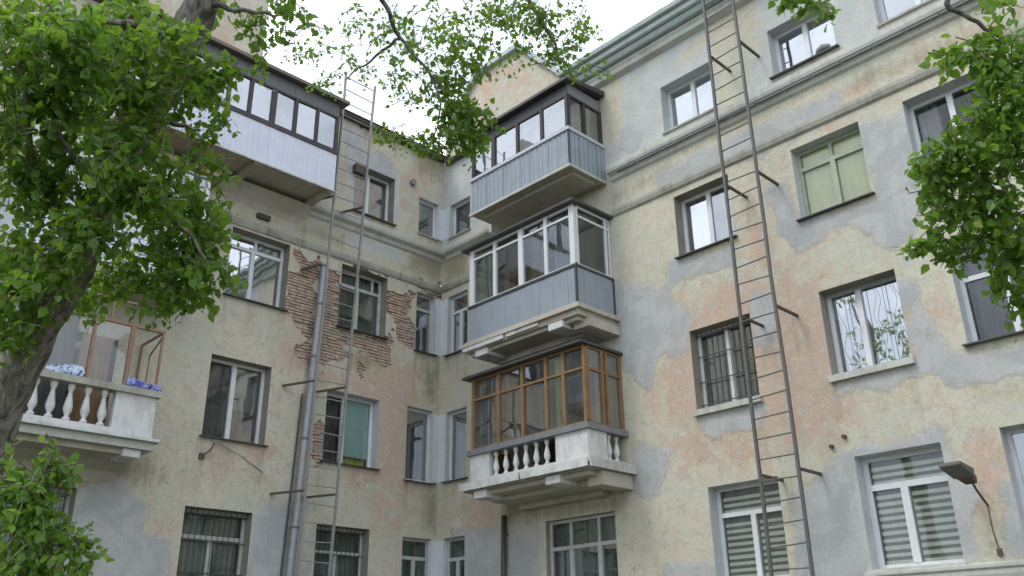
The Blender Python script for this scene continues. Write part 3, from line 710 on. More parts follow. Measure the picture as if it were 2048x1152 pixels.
MB(MR).box(x0-.01, x1+.06, -1.27, -1.13, 12.60, 12.68).build('rail', M['railwhite'], b4); MB(MR).box(x1-.07, x1+.06, -1.128, -.01, 12.60, 12.68).build('rail', M['railwhite'], b4)
MB(MR).box(x1+.018, x1+.042, -1.242, -1.225, 11.73, 12.598).build('corner_strip', M['darktin'], b4)
glazing(b4, FR, x0, x1, 12.685, 13.60, [x0+.78, x0+1.62, x0+2.43], 'darkframe', 'g_bal', .075, None, (1,))
glazing(b4, SR(x1), -1.19, -.02, 12.685, 13.62, [-.62], 'darkframe', 'g_mid', .07)
boards(b4, FR, x0, x1, 13.605, 13.86, .82, 'darktin', 'header_panel'); boards(b4, SR(x1), -1.17, -.02, 13.625, 13.9, .6, 'greymetal', 'header_panel')
MB(MR).box(x0-.02, x0+.02, -1.13, -.01, 11.91, 13.86).build('end_panel', M['panelblue'], b4)
mb = MB(MR); mb.add([(x0-.12, -1.36, 13.87), (x1+.14, -1.36, 13.87), (x1+.14, -.003, 14.02), (x0-.12, -.003, 14.02), (x0-.12, -1.36, 13.94), (x1+.14, -1.36, 13.94), (x1+.14, -.003, 14.16), (x0-.12, -.003, 14.16)],
   [(0,3,2,1),(4,5,6,7),(0,1,5,4),(1,2,6,5),(2,3,7,6),(3,0,4,7)]); mb.build('balcony_roof', M['darktin'], b4)
# middle right: white frames over blue grey sheets
x0, x1 = 2.53, 5.88
b3 = plate([(-.35, 7.93, 8.06, .8), (-.03, 8.06, 8.14, 1.0), (.06, 8.14, 8.26, 1.0), (.15, 8.262, 8.34, 1.0), (.08, 8.342, 8.40, 1.0)], x0, x1, MR, 1.2, 'balcony', 'soffit'); b3['label'] = 'middle balcony with white frames over blue grey sheets'
def broken_mould(par, xa, xb, z0, z1, d0, d1, keep, mat='balwhite', side=None):
    for a, b in keep:
        n = max(2, int((b-a)*8)); vs_ = []; 
        mb = MB(MR)
        for i in range(n+1):
            u = a+(b-a)*i/n; j = random.uniform(0, .018) if 0 < i < n else .02
            vs_ += [(u, d0+j*.7, z0+j), (u, d1, z0), (u, d1, z1), (u, d0+j*.4, z1-j*.3)]
        fs = []
        for i in range(n):
            for k in range(4): fs.append((i*4+k, i*4+(k+1) % 4, i*4+4+(k+1) % 4, i*4+4+k))
        fs += [(3, 2, 1, 0), tuple(n*4+k for k in range(4))]
        mb.add(vs_, fs); mb.build('moulding', M[mat], par)
broken_mould(b3, x0, x1, 8.15, 8.25, -1.345, -1.262, [(x0-.1, x0+1.25)]); broken_mould(b3, x0, x1, 8.16, 8.25, -1.325, -1.262, [(x0+1.3, x0+2.3)], 'trim_light')
for cx in (x0+.25, x0+2.55):
    bevel(MB(MR).box(cx, cx+.42, -1.26, -.7, 7.975, 8.135).build('corbel', M['balwhite'], b3), .02)
MB(MR).box(x1-.30, x1+.12, -1.0, -.02, 7.94, 8.135).build('corbel', M['soffit'], b3)
boards(b3, lambda u, d, z: (u, -1.235+d, z), x0, x1, 8.41, 9.22, .21, 'panelblue', gap=.003); boards(b3, lambda u, d, z: (x1+.035-d, u, z), -1.2, -.01, 8.41, 9.22, .21, 'panelblue', gap=.003)
MB(MR).box(x0-.01, x1+.055, -1.262, -1.14, 9.225, 9.28).build('rail', M['darktin'], b3); MB(MR).box(x1-.06, x1+.055, -1.138, -.01, 9.225, 9.28).build('rail', M['darktin'], b3)
for p in ((-1.262, -1.205), (-.06, -.01)): MB(MR).box(x1+.012, x1+.048, p[0], p[1], 8.43, 9.22).build('corner_strip', M['darktin'], b3)
glazing(b3, FR, x0, x1, 9.285, 10.72, [x0+.86, x0+1.72, x0+2.5], 'pvc', 'g_mid', .085, 10.47, (0, 2, 4))
glazing(b3, SR(x1), -1.13, -.02, 9.285, 10.72, [-.16], 'pvc', 'g_dull', .05, 10.47)
MB(MR).box(x0-.02, x0+.02, -1.13, -.01, 8.41, 10.72).build('end_panel', M['panelblue'], b3)
MB(MR).box(x0-.16, x1+.12, -1.36, -.003, 10.73, 10.79).build('balcony_roof', M['darktin'], b3)
for ca, cb, cm in ((x0+.08, x0+.8, 'green'), (x0+.95, x0+1.65, 'brown'), (x0+1.85, x0+2.4, 'brown'), (x0+2.6, x1-.15, 'grey')):
    mb = MB(MR); n = 40; vs_ = []
    for i in range(n+1): q = ca+(cb-ca)*i/n; d = -1.02+.03*math.sin(i*.9)+.02*math.sin(i*.37); vs_ += [(q, d, 9.0), (q, d, 10.7)]
    mb.add(vs_, [(2*i, 2*i+2, 2*i+3, 2*i+1) for i in range(n)]); mb.build('curtain', CURT[cm], b3, True)
# lower right: brown timber glazing over white balustrade
x0, x1 = 2.56, 5.99
b2 = plate([(-.5, 4.66, 4.78, .6), (-.25, 4.782, 4.88, .85), (-.04, 4.882, 4.97, 1.0), (.08, 4.972, 5.08, 1.0), (.16, 5.082, 5.16, 1.0)], x0, x1, MR, 1.2, 'balcony', 'soffit'); b2['label'] = 'lower balcony with brown timber glazing over a white balustrade'
broken_mould(b2, x0, x1, 4.985, 5.155, -1.40, -1.362, [(x0-.14, x0+1.7), (x0+1.75, x1+.12)]); 
mb = MB(SR(x1)); mb.box(-1.36, -.01, -.205, -.162, 4.985, 5.155); mb.build('moulding', M['trim_light'], b2)
for cx in (x0+.22, x0+2.35): bevel(MB(MR).box(cx, cx+.40, -1.29, -.75, 4.80, 4.968).build('corbel', M['balwhite'], b2), .02)
MB(MR).box(x1-.26, x1+.10, -.95, -.02, 4.70, 4.968).build('corbel', M['soffit'], b2)
MB(MR).box(x0, x1, -1.2, -1.02, 5.162, 5.24).build('plinth', M['balwhite'], b2); MB(MR).box(x1-.18, x1, -1.018, -.01, 5.162, 5.24).build('plinth', M['balwhite'], b2)
for a, b, c, d in ((x0+.01, x0+.62, -1.19, -1.03), (x1-.86, x1-.005, -1.195, -1.02), (x1-.175, x1-.006, -1.018, -.62)): MB(MR).box(a, b, c, d, 5.242, 5.76).build('pier', M['balwhite'], b2)
for i in range(6): place('baluster', BAL, b2, (x0+.62+.14+i*.30, -1.11, 5.241), 0, (1.05, 1.05, .86))
for i in range(2): place('baluster', BAL, b2, (x1-.09, -.48+i*.24, 5.241), 0, (1.05, 1.05, .86))
MB(MR).box(x0-.04, x1+.06, -1.26, -1.0, 5.762, 5.88).build('rail', M['greymetal'], b2); MB(MR).box(x1-.19, x1+.06, -.998, -.01, 5.762, 5.88).build('rail', M['greymetal'], b2)
glazing(b2, lambda u, d, z: (u, -1.16+d, z), x0+.02, x1-.02, 5.885, 7.50, [x0+.88, x0+1.62, x0+2.32, x1-.62], 'brownwood', 'g_mid', .07, 7.02)
glazing(b2, SR(x1-.03), -1.10, -.02, 5.885, 7.50, [-.62, -.5], 'brownwood', 'g_mid', .06, 7.02)
MB(MR).box(x0, x0+.04, -1.09, -.01, 5.16, 7.50).build('end_panel', M['brownwood'], b2)
MB(MR).box(x0-.14, x1+.04, -1.33, -.003, 7.505, 7.56).build('balcony_roof', M['darktin'], b2)
for ca, cb, cm in ((x0+.1, x0+.3, 'white'), (x0+.38, x0+.84, 'brown'), (x0+.95, x0+1.58, 'brown'), (x0+2.45, x0+2.62, 'cream')):
    mb = MB(MR); n = 30; vs_ = []
    for i in range(n+1): q = ca+(cb-ca)*i/n; d = -1.0+.03*math.sin(i*.9); vs_ += [(q, d, 5.7), (q, d, 7.4)]
    mb.add(vs_, [(2*i, 2*i+2, 2*i+3, 2*i+1) for i in range(n)]); mb.build('curtain', CURT[cm], b2, True)
mb = MB(SR(x1-.12)); n = 20; vs_ = []
for i in range(n+1): q = -.44+.4*i/n; vs_ += [(q, .02*math.sin(i), 5.9), (q, .02*math.sin(i), 7.4)]
mb.add(vs_, [(2*i, 2*i+2, 2*i+3, 2*i+1) for i in range(n)]); mb.build('curtain', CURT['brown'], b2, True)

# left wing, top: long balcony in white siding with dark glazing
FLq = lambda u, d, z: (1.2-d, u, z)
y0, y1 = -9.2, -4.27
def EL(y, s): return (lambda u, d, z: (-u, y-d, z)) if s > 0 else (lambda u, d, z: (u, y+d, z))
l4 = MB().box(0, 1.18, y0, y1, 11.86, 11.97).build('balcony', M['soffit'], B); l4['label'] = 'long top balcony in white siding with dark framed glazing'
for y in (y1-.08, -6.2, -8.0): MB().box(.0, 1.16, y-.09, y+.07, 11.74, 11.858).build('beam', M['soffit'], l4)
MB(ML).prism([(0, 11.3), (-.06, 11.45), (-.30, 11.74), (0, 11.74)], y0, y1-.02).build('cove', M['soffit'], l4)
boards(l4, FLq, y0, y1, 11.80, 12.76, .125, 'siding', 'siding_board', .0025)
MB().box(0, 1.165, y1-.03, y1, 11.80, 12.76).build('end_panel', M['siding'], l4); MB().box(0, 1.165, y0, y0+.03, 11.80, 12.76).build('end_panel', M['siding'], l4)
MB().box(1.10, 1.225, y0, y1+.02, 12.762, 12.84).build('rail', M['darkframe'], l4)
MB().box(1.19, 1.215, y0, y1+.01, 11.765, 11.80).build('drip_edge', M['trim_light'], l4)
posts = [-8.6, -8.05, -7.6, -7.08, -6.57, -6.0, -5.43, -4.86]
glazing(l4, FLq, y0, y1, 12.845, 13.82, posts, 'darkframe', 'g_bal', .075, None, (6,))
boards(l4, FLq, y0, y1, 13.825, 14.18, 1.14, 'headertin', 'header_panel')
MB().box(0, 1.13, y1-.03, y1, 12.77, 14.18).build('end_panel', M['darkframe'], l4); MB().box(0, 1.13, y0, y0+.03, 12.77, 14.18).build('end_panel', M['darkframe'], l4)
mb = MB(); mb.add([(.003, y0-.1, 14.28), (1.36, y0-.1, 14.185), (1.36, y1+.17, 14.185), (.003, y1+.17, 14.28), (.003, y0-.1, 14.42), (1.36, y0-.1, 14.27), (1.36, y1+.17, 14.27), (.003, y1+.17, 14.42)],
   [(0,3,2,1),(4,5,6,7),(0,1,5,4),(1,2,6,5),(2,3,7,6),(3,0,4,7)]); mb.build('balcony_roof', M['roof'], l4)
# left wing, third floor: white glazed balcony mostly behind the tree
y0, y1 = -10.6, -7.22
l3 = MB().box(0, 1.2, y0, y1, 8.3, 8.5).build('balcony', M['soffit'], B); l3['label'] = 'white framed balcony half hidden behind the tree'
hboards(l3, FLq, y0, y1, 8.5, 9.3, 6, 'siding'); MB().box(0, 1.165, y1-.03, y1, 8.5, 9.3).build('end_panel', M['siding'], l3); MB().box(0, 1.165, y0, y0+.03, 8.5, 9.3).build('end_panel', M['siding'], l3)
glazing(l3, FLq, y0, y1, 9.3, 10.98, [-9.7, -8.9, -8.05], 'pvc', 'g_mid', .07, None)
glazing(l3, EL(y1, 1), -1.12, -.02, 9.3, 10.98, [-.6], 'pvc', 'g_mid', .07); glazing(l3, EL(y0, -1), .02, 1.12, 9.3, 10.98, [.6], 'pvc', 'g_mid', .07)
MB().box(.003, 1.32, y0-.1, y1+.25, 10.99, 11.07).build('balcony_roof', M['rustwood'], l3)
# left wing, second floor: balustrade with light timber frame
y0, y1 = -11.2, -7.62
l2 = MB()
for ex, z0, z1, dd in ((.05, 5.202, 5.34, 1.0), (.12, 5.342, 5.40, 1.0)): l2.box(0, 1.1*dd+ex, y0-ex, y1+ex, z0, z1)
l2 = l2.build('balcony', M['trim_light'], B); l2['label'] = 'balcony with white balusters and a rusty frame holding bags'
MB().box(0, 1.0, y0+.1, y1-.1, 5.10, 5.20).build('soffit_panel', M['soffit'], l2)
MB(ML).prism([(0, 4.75), (-.10, 4.95), (-.45, 5.098), (0, 5.098)], y0+.1, y1-.12).build('cove', M['soffit'], l2)
MB().box(1.22, 1.25, y0-.1, y1+.1, 5.345, 5.398).build('moulding', M['balwhite'], l2)
bevel(MB().box(.5, 1.08, y1-.46, y1-.14, 5.05, 5.20).build('corbel', M['balwhite'], l2), .02)
MB().box(.93, 1.10, y0, y1, 5.402, 5.52).build('plinth', M['balwhite'], l2); MB().box(0, .928, y1-.17, y1, 5.402, 5.52).build('plinth', M['balwhite'], l2)
for a, b in ((y1-.74, y1-.005), (y0+.005, y0+.7)): MB().box(.935, 1.095, a, b, 5.522, 6.18).build('pier', M['balwhite'], l2)
MB().box(.01, .93, y1-.16, y1-.006, 5.522, 6.18).build('pier', M['balwhite'], l2)
for i in range(7): place('baluster', BAL, l2, (1.015, y1-.74-.17-i*.288, 5.52), 0, (1.18, 1.18, 1.1))
MB().box(.90, 1.16, y0-.02, y1+.05, 6.182, 6.30).build('rail', M['trim'], l2); MB().box(0, .898, y1-.19, y1+.05, 6.182, 6.30).build('rail', M['trim'], l2)
fr = MB()
for y, w in ((y1-.03, .035), (-8.22, .08), (-8.90, .055), (-9.62, .05), (-10.4, .05), (y0+.03, .05)): fr.box(.99, 1.05, y-w/2, y+w/2, 6.302, 7.46)
fr.box(.99, 1.05, y0, y1, 7.462, 7.51)
fr.box(.02, .985, y1-.05, y1-.015, 7.462, 7.505); fr.box(.02, .06, y1-.05, y1-.015, 6.302, 7.46)
fr.tube([(1.0, y1-.03, 7.4), (.5, y1-.03, 7.15)], .018, 6); fr.tube([(.5, y1-.03, 7.15), (.5, y1-.03, 6.3)], .016, 6)
fr.box(1.0, 1.04, -8.66, -8.62, 7.512, 7.9); fr.box(1.0, 1.04, y0, y1-.6, 7.902, 7.94)
fr.build('glazing_frame', M['rustwood'], l2)
for a, b in ((-8.87, -8.26), (-9.6, -8.93), (-10.38, -9.65)): MB().quad((1.02, a, 6.31), (1.02, b, 6.31), (1.02, b, 7.46), (1.02, a, 7.46)).build('pane', M['g_clear'], l2)
MB().box(.25, .30, -8.85, -8.3, 5.6, 7.4).build('curtain_or_shade', CURT['brown'], l2)
MB().box(.06, .10, y0+.1, -8.9, 5.42, 8.0).build('curtain_or_shade', CURT['dark'], l2)  # dark sheet over the wall, standing in for shade under the balcony above

# ------------------------------------------------------------------ things on and around the building
def ladder(name, label, Mf, base, top, ul0, ul1, ur0, ur1, off, brackets, mat, n_off=.35, splay=0., thick=.045):
    t = empty(name, Mf(ul0, -off, base), label, 'ladder')
    at_ = lambda a, b, z: a+(b-a)*(z-base)/(top-base)
    for a, b in ((ul0, ul1), (ur0, ur1)):
        mb = MB(Mf); N = 14; vs_ = []; wu = wd = 0.
        for i in range(N+1):
            z = base+(top-base)*i/N; u = a+(b-a)*i/N+wu; d = -off+wd
            wu = wu*.6+random.uniform(-.009, .009); wd = wd*.6+random.uniform(-.012, .012)
            vs_ += [(u-thick/2, d-.03, z), (u+thick/2, d-.03, z), (u+thick/2, d+.03, z), (u-thick/2, d+.03, z)]
        mb.add(vs_, [(4*i+k, 4*i+(k+1) % 4, 4*i+4+(k+1) % 4, 4*i+4+k) for i in range(N) for k in range(4)]+[(3, 2, 1, 0), tuple(4*N+k for k in range(4))])
        mb.build('stringer', M[mat], t)
    z = base+.2
    while z < top-.1:
        sag = random.uniform(-.018, .018)
        MB(Mf).tube([(at_(ul0, ul1, z), -off, z+sag), (at_(ur0, ur1, z), -off, z-sag)], .0125, 6).build('rung', M[mat], t); z += n_off+random.uniform(-.008, .008)
    for z in brackets:
        for a, b in ((ul0, ul1), (ur0, ur1)):
            u = at_(a, b, z); mb = MB(Mf); mb.box(u-.022, u+.022, -off+.03, .03, z-.022, z+.022)
            if splay: mb.v = [Mf(*p) for p in [(u+dx+(splay if d > 0 else 0), d, z+dz) for d, dx, dz in [(-off+.03, -.022, -.022), (-off+.03, .022, -.022), (.03, .022, -.022), (.03, -.022, -.022), (-off+.03, -.022, .022), (-off+.03, .022, .022), (.03, .022, .022), (.03, -.022, .022)]]]
            mb.build('bracket', M['rust'], t)
    return t
ladder('fire_ladder', 'tall iron fire ladder between the window columns of the right facade', MR, 2.0, 15.6, 9.30, 9.36, 10.02, 10.02, .75, (4.42, 7.24, 9.92, 12.9), 'iron')
ladder('fire_ladder', 'thin pale fire ladder beside the downpipe on the left facade', ML, 1.8, 15.5, -4.27, -3.96, -3.55, -3.07, .85, (4.93, 7.30, 11.9), 'ironpale', .38, -.33, .038)

dp = empty('downpipe', (.14, -4.0, 0), 'zinc downpipe with a broken top beside bare brick on the left facade', 'pipe')
zz = [(-4.12, .3), (-3.98, 3.81), (-3.86, 7.1), (-3.745, 10.35)]
yz = lambda z: float(np.interp(z, [p[1] for p in zz], [p[0] for p in zz]))
segs = [.3, 2.4, 4.3, 6.2, 8.1, 9.4, 10.38]
for a, b in zip(segs[:-1], segs[1:]):
    MB().tube([(.16, yz(a), a), (.16, yz(b), b)], [.078, .084], 16, False).build('pipe_section', M['zinc'], dp, True)
    MB().tube([(.16, yz(b), b-.05), (.16, yz(b), b+.012)], .098, 16).build('pipe_collar', M['greymetal'], dp, True)
for z in (3.2, 5.3, 7.15, 8.8, 10.0): MB().box(0.0, .08, yz(z)-.02, yz(z)+.02, z-.02, z+.02).build('pipe_clip', M['rust'], dp)
MB().tube([(.10, -4.32, 10.12), (.14, -4.05, 10.28), (.14, yz(10.3)-.12, 10.40)], [.03, .04, .045], 8).build('bent_stub', M['rust'], dp, True)
MB().tube([(.05, yz(.4)-.13, .3), (.05, yz(6)-.13, 6.0), (.05, yz(7)-.12, 7.2)], .022, 8).build('conduit', M['darktin'], dp)

dp2 = empty('downpipe', (2.52, -.1, 0), 'dark downpipe below the stacked balconies', 'pipe')
q = onR(1008, 1035, .1); q2 = onR(1007, 1150, .1)
MB().tube([(q2[0], -.10, .2), (q2[0], -.10, q2[2]), (q[0], -.10, 4.62)], .06, 12).build('pipe_section', M['darktin'], dp2, True)
MB().tube([(q2[0]-.13, -.05, .2), (q[0]-.13, -.05, 3.9)], .025, 8).build('conduit', M['zinc'], dp2, True)
for z in (1.5, 3.3, 4.2): MB().box(q[0]-.03, q[0]+.03, -.06, 0.01, z-.02, z+.02).build('pipe_clip', M['rust'], dp2)

# rusty yard lamp on the right
w0 = onR(1976, 1012); root = empty('wall_lamp', (w0[0], 0, w0[2]), 'rusty lamp on an arm beside the zebra-blind window', 'lamp')
tip = onR(1952, 978, .42); h0 = onR(1943, 962, .46); h1 = onR(1928, 948, .68); h2 = onR(1898, 928, 1.1)
MB().tube([(w0[0], 0.01, w0[2]), tuple(tip), tuple(h0)], .018, 8).build('arm', M['rust'], root)
def frust(a, b, ra, rb):
    a, b = Vector(a), Vector(b); d = (b-a).normalized(); s = Vector((1, 0, 0)); s = (s-d*s.dot(d)).normalized(); u = d.cross(s)
    if u.z < 0: u = -u
    mb = MB(); vs_ = []
    for p, (w, h) in ((a, ra), (b, rb)): vs_ += [tuple(p+s*x*w+u*y*h) for x, y in ((-1, -1), (1, -1), (1, 1), (-1, 1))]
    mb.add(vs_, [(0,1,2,3),(7,6,5,4),(0,4,5,1),(1,5,6,2),(2,6,7,3),(3,7,4,0)]); return mb
bevel(frust(h0, h1, (.08, .05), (.11, .065)).build('lamp_neck', M['rust'], root), .01); bevel(frust(h1, h2, (.15, .06), (.15, .03)).build('lamp_head', M['iron'], root), .015)
e = onR(2001, 1105)
MB().tube([(w0[0], -.012, w0[2]), ((w0[0]+e[0])/2-.02, -.012, (w0[2]+e[2])/2), (e[0], -.012, e[2])], .008, 6).build('cable', M['rust'], root)
MB().box(e[0]-.03, e[0]+.03, -.05, .0, e[2]-.05, e[2]+.05).build('junction_box', M['rust'], root)

# small fittings
for p, lb in (((1665, 893), 'lower of two dark vent stubs right of the ladder'), ((1690, 873), 'upper of two dark vent stubs right of the ladder')):
    q = onR(*p); o = MB().tube([(q[0], .03, q[2]), (q[0], -.07, q[2]-.01)], .035, 10).build('vent_stub', M['rust']); tag(o, lb, 'vent', 'vent stubs on the right facade')
q = onL(428, 886); q1 = onL(402, 912); hk = empty('wall_hook', (0, q[1], q[2]), 'bent rusty hook under the netted window on the left facade', 'hook')
MB().tube([(0, q[1], q[2]), (.10, q[1]-.03, q[2]-.03), (.12, (q[1]+q1[1])/2, (q[2]+q1[2])/2-.04), (.05, q1[1], q1[2])], .016, 8).build('rod', M['rust'], hk); q2_ = onL(525, 945); MB().tube([(.06, q[1]+.02, q[2]), (.03, (q[1]+q2_[1])/2, (q[2]+q2_[2])/2+.06), (.01, q2_[1], q2_[2])], .006, 5).build('wire', M['darktin'], hk); MB().box(-.01, .06, q1[1]-.05, q1[1]+.05, q1[2]-.06, q1[2]+.05).build('mount', M['rust'], hk)
q = onL(714, 342); o = MB().box(0, .16, q[1]-.14, q[1]+.14, q[2]-.13, q[2]+.13).build('vent_box', M['rust']); bevel(o, .015); tag(o, 'dark metal box left of the top floor window by the ladder', 'vent')
q = onL(824, 366); o = MB().tube([(-.01, q[1], q[2]), (.10, q[1], q[2])], [.10, .085], 14).build('round_vent', M['greymetal']); tag(o, 'round grey vent on the top floor near the inner corner', 'vent')
q = onL(525, 436); o = MB().box(-.01, .10, q[1]-.16, q[1]+.16, q[2]-.05, q[2]+.06).build('vent_box', M['darktin']); tag(o, 'small dark flue cap under the long white balcony', 'vent')
q = onR(984, 458, .35); o = MB().box(q[0]-.05, q[0]+.05, -.42, -.005, q[2]-.12, q[2]+.1).build('bracket_light', M['pvc']); bevel(o, .02); tag(o, 'small white fitting beside the middle balcony roof', 'fitting')
q = onR(1648, 100, .02); mb = MB(); mb.tube([(q[0]-.16, -.04, 12.235), (q[0]-.1, -.04, 12.30), (q[0], -.04, 12.33), (q[0]+.10, -.04, 12.30), (q[0]+.15, -.04, 12.235)], [.02, .06, .08, .06, .02], 8)
tag(mb.build('bundle', M['greymetal'], None, True), 'grey bundle lying on the top floor sill right of the ladder', 'bundle')

def bag(name, label, c, size, mats, seed):
    rs = np.random.RandomState(seed); mb = MB(); n, m_ = 14, 9
    for L in range(5):
        oy = (L-2)*size[1]*.42+rs.uniform(-.03, .03); sc_ = rs.uniform(.55, 1.0); v = []
        for j in range(m_+1):
            ph = math.pi*j/m_
            for i in range(n):
                a = 2*math.pi*i/n; k = 1+.16*math.sin(3*a+seed+L)+.14*math.sin(4*a+3*ph+L)+rs.uniform(-.10, .10); zz_ = max(-math.cos(ph), -.75)
                v.append((c[0]+size[0]*math.sin(ph)*math.cos(a)*k, c[1]+oy+size[1]*.42*math.sin(ph)*math.sin(a)*k, c[2]+size[2]*sc_*(zz_+.75)*(k if zz_ > 0 else 1)*.62))
        mb.add(v, [(j*n+i, j*n+(i+1) % n, (j+1)*n+(i+1) % n, (j+1)*n+i) for j in range(m_) for i in range(n)])
    o = mb.build(name, mats, None); tag(o, label, 'bag'); return o
def bagmat(name, a, b, c):
    t = NT(name); p = t.pos(); n = t.noise(p, 7, 3, .5, 1.0)
    k = t.mix(t.rng(n, .42, .5), a, b); k = t.mix(t.rng(t.noise(p, 11, 2), .56, .62), k, c)
    return t.done(t.bsdf(k, .35, t.bump(t.noise(p, 14, 3), .6, .03), 0, .5))
bag('plastic_bag', 'pale cyan plastic bag on the balcony rail beside the tree trunk', (1.02, -9.27, 6.302), (.08, .27, .19), bagmat('cyan_bag', (.30, .58, .68), (.55, .62, .75), (.10, .12, .35)), 2)
bag('plastic_bag', 'deep blue plastic bag on the corner of the balustrade balcony', (1.06, -7.88, 6.302), (.08, .25, .15), bagmat('blue_bag', (.10, .12, .42), (.30, .36, .68), (.05, .05, .16)), 5)

# ------------------------------------------------------------------ trees
LEAFV = np.array([(0, 0, 0), (-.40, .26, .05), (-.36, .58, .07), (0, 1.08, -.08), (.36, .58, .07), (.40, .26, .05), (0, .5, -.02)])
LEAFF = [(0, 6, 2, 1), (6, 3, 2), (0, 5, 4, 6), (6, 4, 3)]
def leaf_mesh(mat): return make_mesh('leaf', LEAFV, LEAFF, mat)
def tree(name, label, trunk, limbs, blobs, lmat, lsize, n_leaf_obj, group=None, seed=1, extra_parts=None):
    rs = np.random.RandomState(seed); rnd = random.Random(seed)
    base = trunk[0][0]; t = empty(name, (base[0], base[1], 0), label, 'tree', group)
    # trunk with bumps and knots
    pts = [Vector(p) for p, r in trunk]; rad = [r for p, r in trunk]
    P, Rr = [], []
    for i in range(len(pts)-1):
        for q in np.linspace(0, 1, 9)[:-1]:
            a = pts[max(i-1, 0)]; b = pts[i]; c = pts[i+1]; d = pts[min(i+2, len(pts)-1)]
            p = .5*((2*b)+(c-a)*q+(2*a-5*b+4*c-d)*q*q+(3*b-a-3*c+d)*q**3)
            P.append(p); Rr.append(rad[i]+(rad[i+1]-rad[i])*q)
    P.append(pts[-1]); Rr.append(rad[-1])
    mb = MB(); mb.tube(P, Rr, 18)
    v = np.array(mb.v); n = 18
    for i in range(len(P)):
        for k in range(n):
            a = 2*math.pi*k/n; c = np.array(P[i]); w = 1+.10*math.sin(3*a+i*.23)+.07*math.sin(5*a-i*.4)+.05*math.sin(i*1.3+2*a)+rs.uniform(-.03, .03)
            v[i*n+k] = c+(v[i*n+k]-c)*w
    mb.v = v.tolist(); mb.build('trunk', M['bark'], t, True)
    for L, r0, r1 in limbs:
        pts_ = [Vector(p) for p in L]; PP = []
        for i in range(len(pts_)-1):
            for q in np.linspace(0, 1, 6)[:-1]:
                a = pts_[max(i-1, 0)]; b = pts_[i]; c = pts_[i+1]; d = pts_[min(i+2, len(pts_)-1)]
                PP.append(.5*((2*b)+(c-a)*q+(2*a-5*b+4*c-d)*q*q+(3*b-a-3*c+d)*q**3)+Vector(rs.uniform(-.012, .012, 3).tolist()))
        PP.append(pts_[-1]); MB().tube(PP, list(np.linspace(r0, r1, len(PP))), 8).build('limb', M['bark'], t, True)
    # twigs and leaves
    tw = MB(); LP, LX, LY, LN, LS = [], [], [], [], []
    for (px, py, rx, ry, d, nt_, *lo) in blobs:
        fs_ = lo[0] if lo else 1.
        c, k = (np.array(px), 1.) if isinstance(px, tuple) else (dep(px, py, d), d/F)
        for _ in range(nt_):
            g_ = rs.normal(size=3); g_ /= np.linalg.norm(g_); rr = rs.rand()**.42
            s = c + RT*g_[0]*rx*k*rr + UP*g_[1]*ry*k*rr + FW*g_[2]*(rx+ry)*.45*k*rr
            dr = np.array([rs.normal()*.8, rs.normal()*.8, rs.normal()*.4-.45]); dr /= np.linalg.norm(dr)
            Lw = rs.uniform(.16, .34)*(.5+.5*fs_); nl = rs.randint(7, 12)
            a = s-dr*Lw*.5; mid = s+np.array([0, 0, .02]); e_ = s+dr*Lw*.5+np.array([0, 0, -.04])
            if rs.rand() < .6: tw.tube([tuple(a), tuple(mid), tuple(e_)], [.005, .004, .002], 3, False)
            for q in range(nl):
                f = (q+.5)/nl; p = a*(1-f)**2+2*mid*f*(1-f)+e_*f*f
                x = dr*.5+rs.normal(size=3)*.75+np.array([0, 0, -.45]); x /= np.linalg.norm(x)
                nrm = rs.normal(size=3)*.8+np.array([0, 0, .75]); nrm -= x*(nrm@x); nrm /= np.linalg.norm(nrm)
                sz = lsize*rs.uniform(.5, 1.3)*fs_
                LP.append(p+x*.012+rs.normal(size=3)*.012); LX.append(np.cross(x, nrm)); LY.append(x); LN.append(nrm); LS.append(sz)
    if tw.v:
        o = tw.build('twigs', M['bark'], t); o['kind'] = 'stuff'
    LP, LX, LY, LN, LS = map(np.array, (LP, LX, LY, LN, LS))
    v = LP-CAM; z = v@FW; sx = 1024+F*(v@RT)/z; sy = 576-F*(v@UP)/z
    inview = (sx > 5) & (sx < 2043) & (sy > 5) & (sy < 1147)
    score = np.where(inview, LS/z, 0); order = np.argsort(-score); solo = set(order[:n_leaf_obj].tolist())
    me = leaf_mesh(lmat); bv = []; bf = []
    A = LP[:, None, :]+LS[:, None, None]*(LEAFV[None, :, :1]*LX[:, None, :]+LEAFV[None, :, 1:2]*LY[:, None, :]+LEAFV[None, :, 2:]*LN[:, None, :])
    for i in range(len(LP)):
        if i in solo:
            o = bpy.data.objects.new('leaf', me); COL.objects.link(o); o.parent = t
            m_ = Matrix((LX[i], LY[i], LN[i])).transposed().to_4x4()
            o.rotation_euler = m_.to_euler(); o.location = Vector(LP[i])-WL[t]; o.scale = (LS[i],)*3; WL[o] = Vector(LP[i])
        else:
            n0 = len(bv); bv.extend(A[i].tolist()); bf.extend([tuple(q+n0 for q in f) for f in LEAFF])
    o = MB(); o.v = bv; o.f = bf; o = o.build('crown', lmat, t); o['kind'] = 'stuff'
    return t

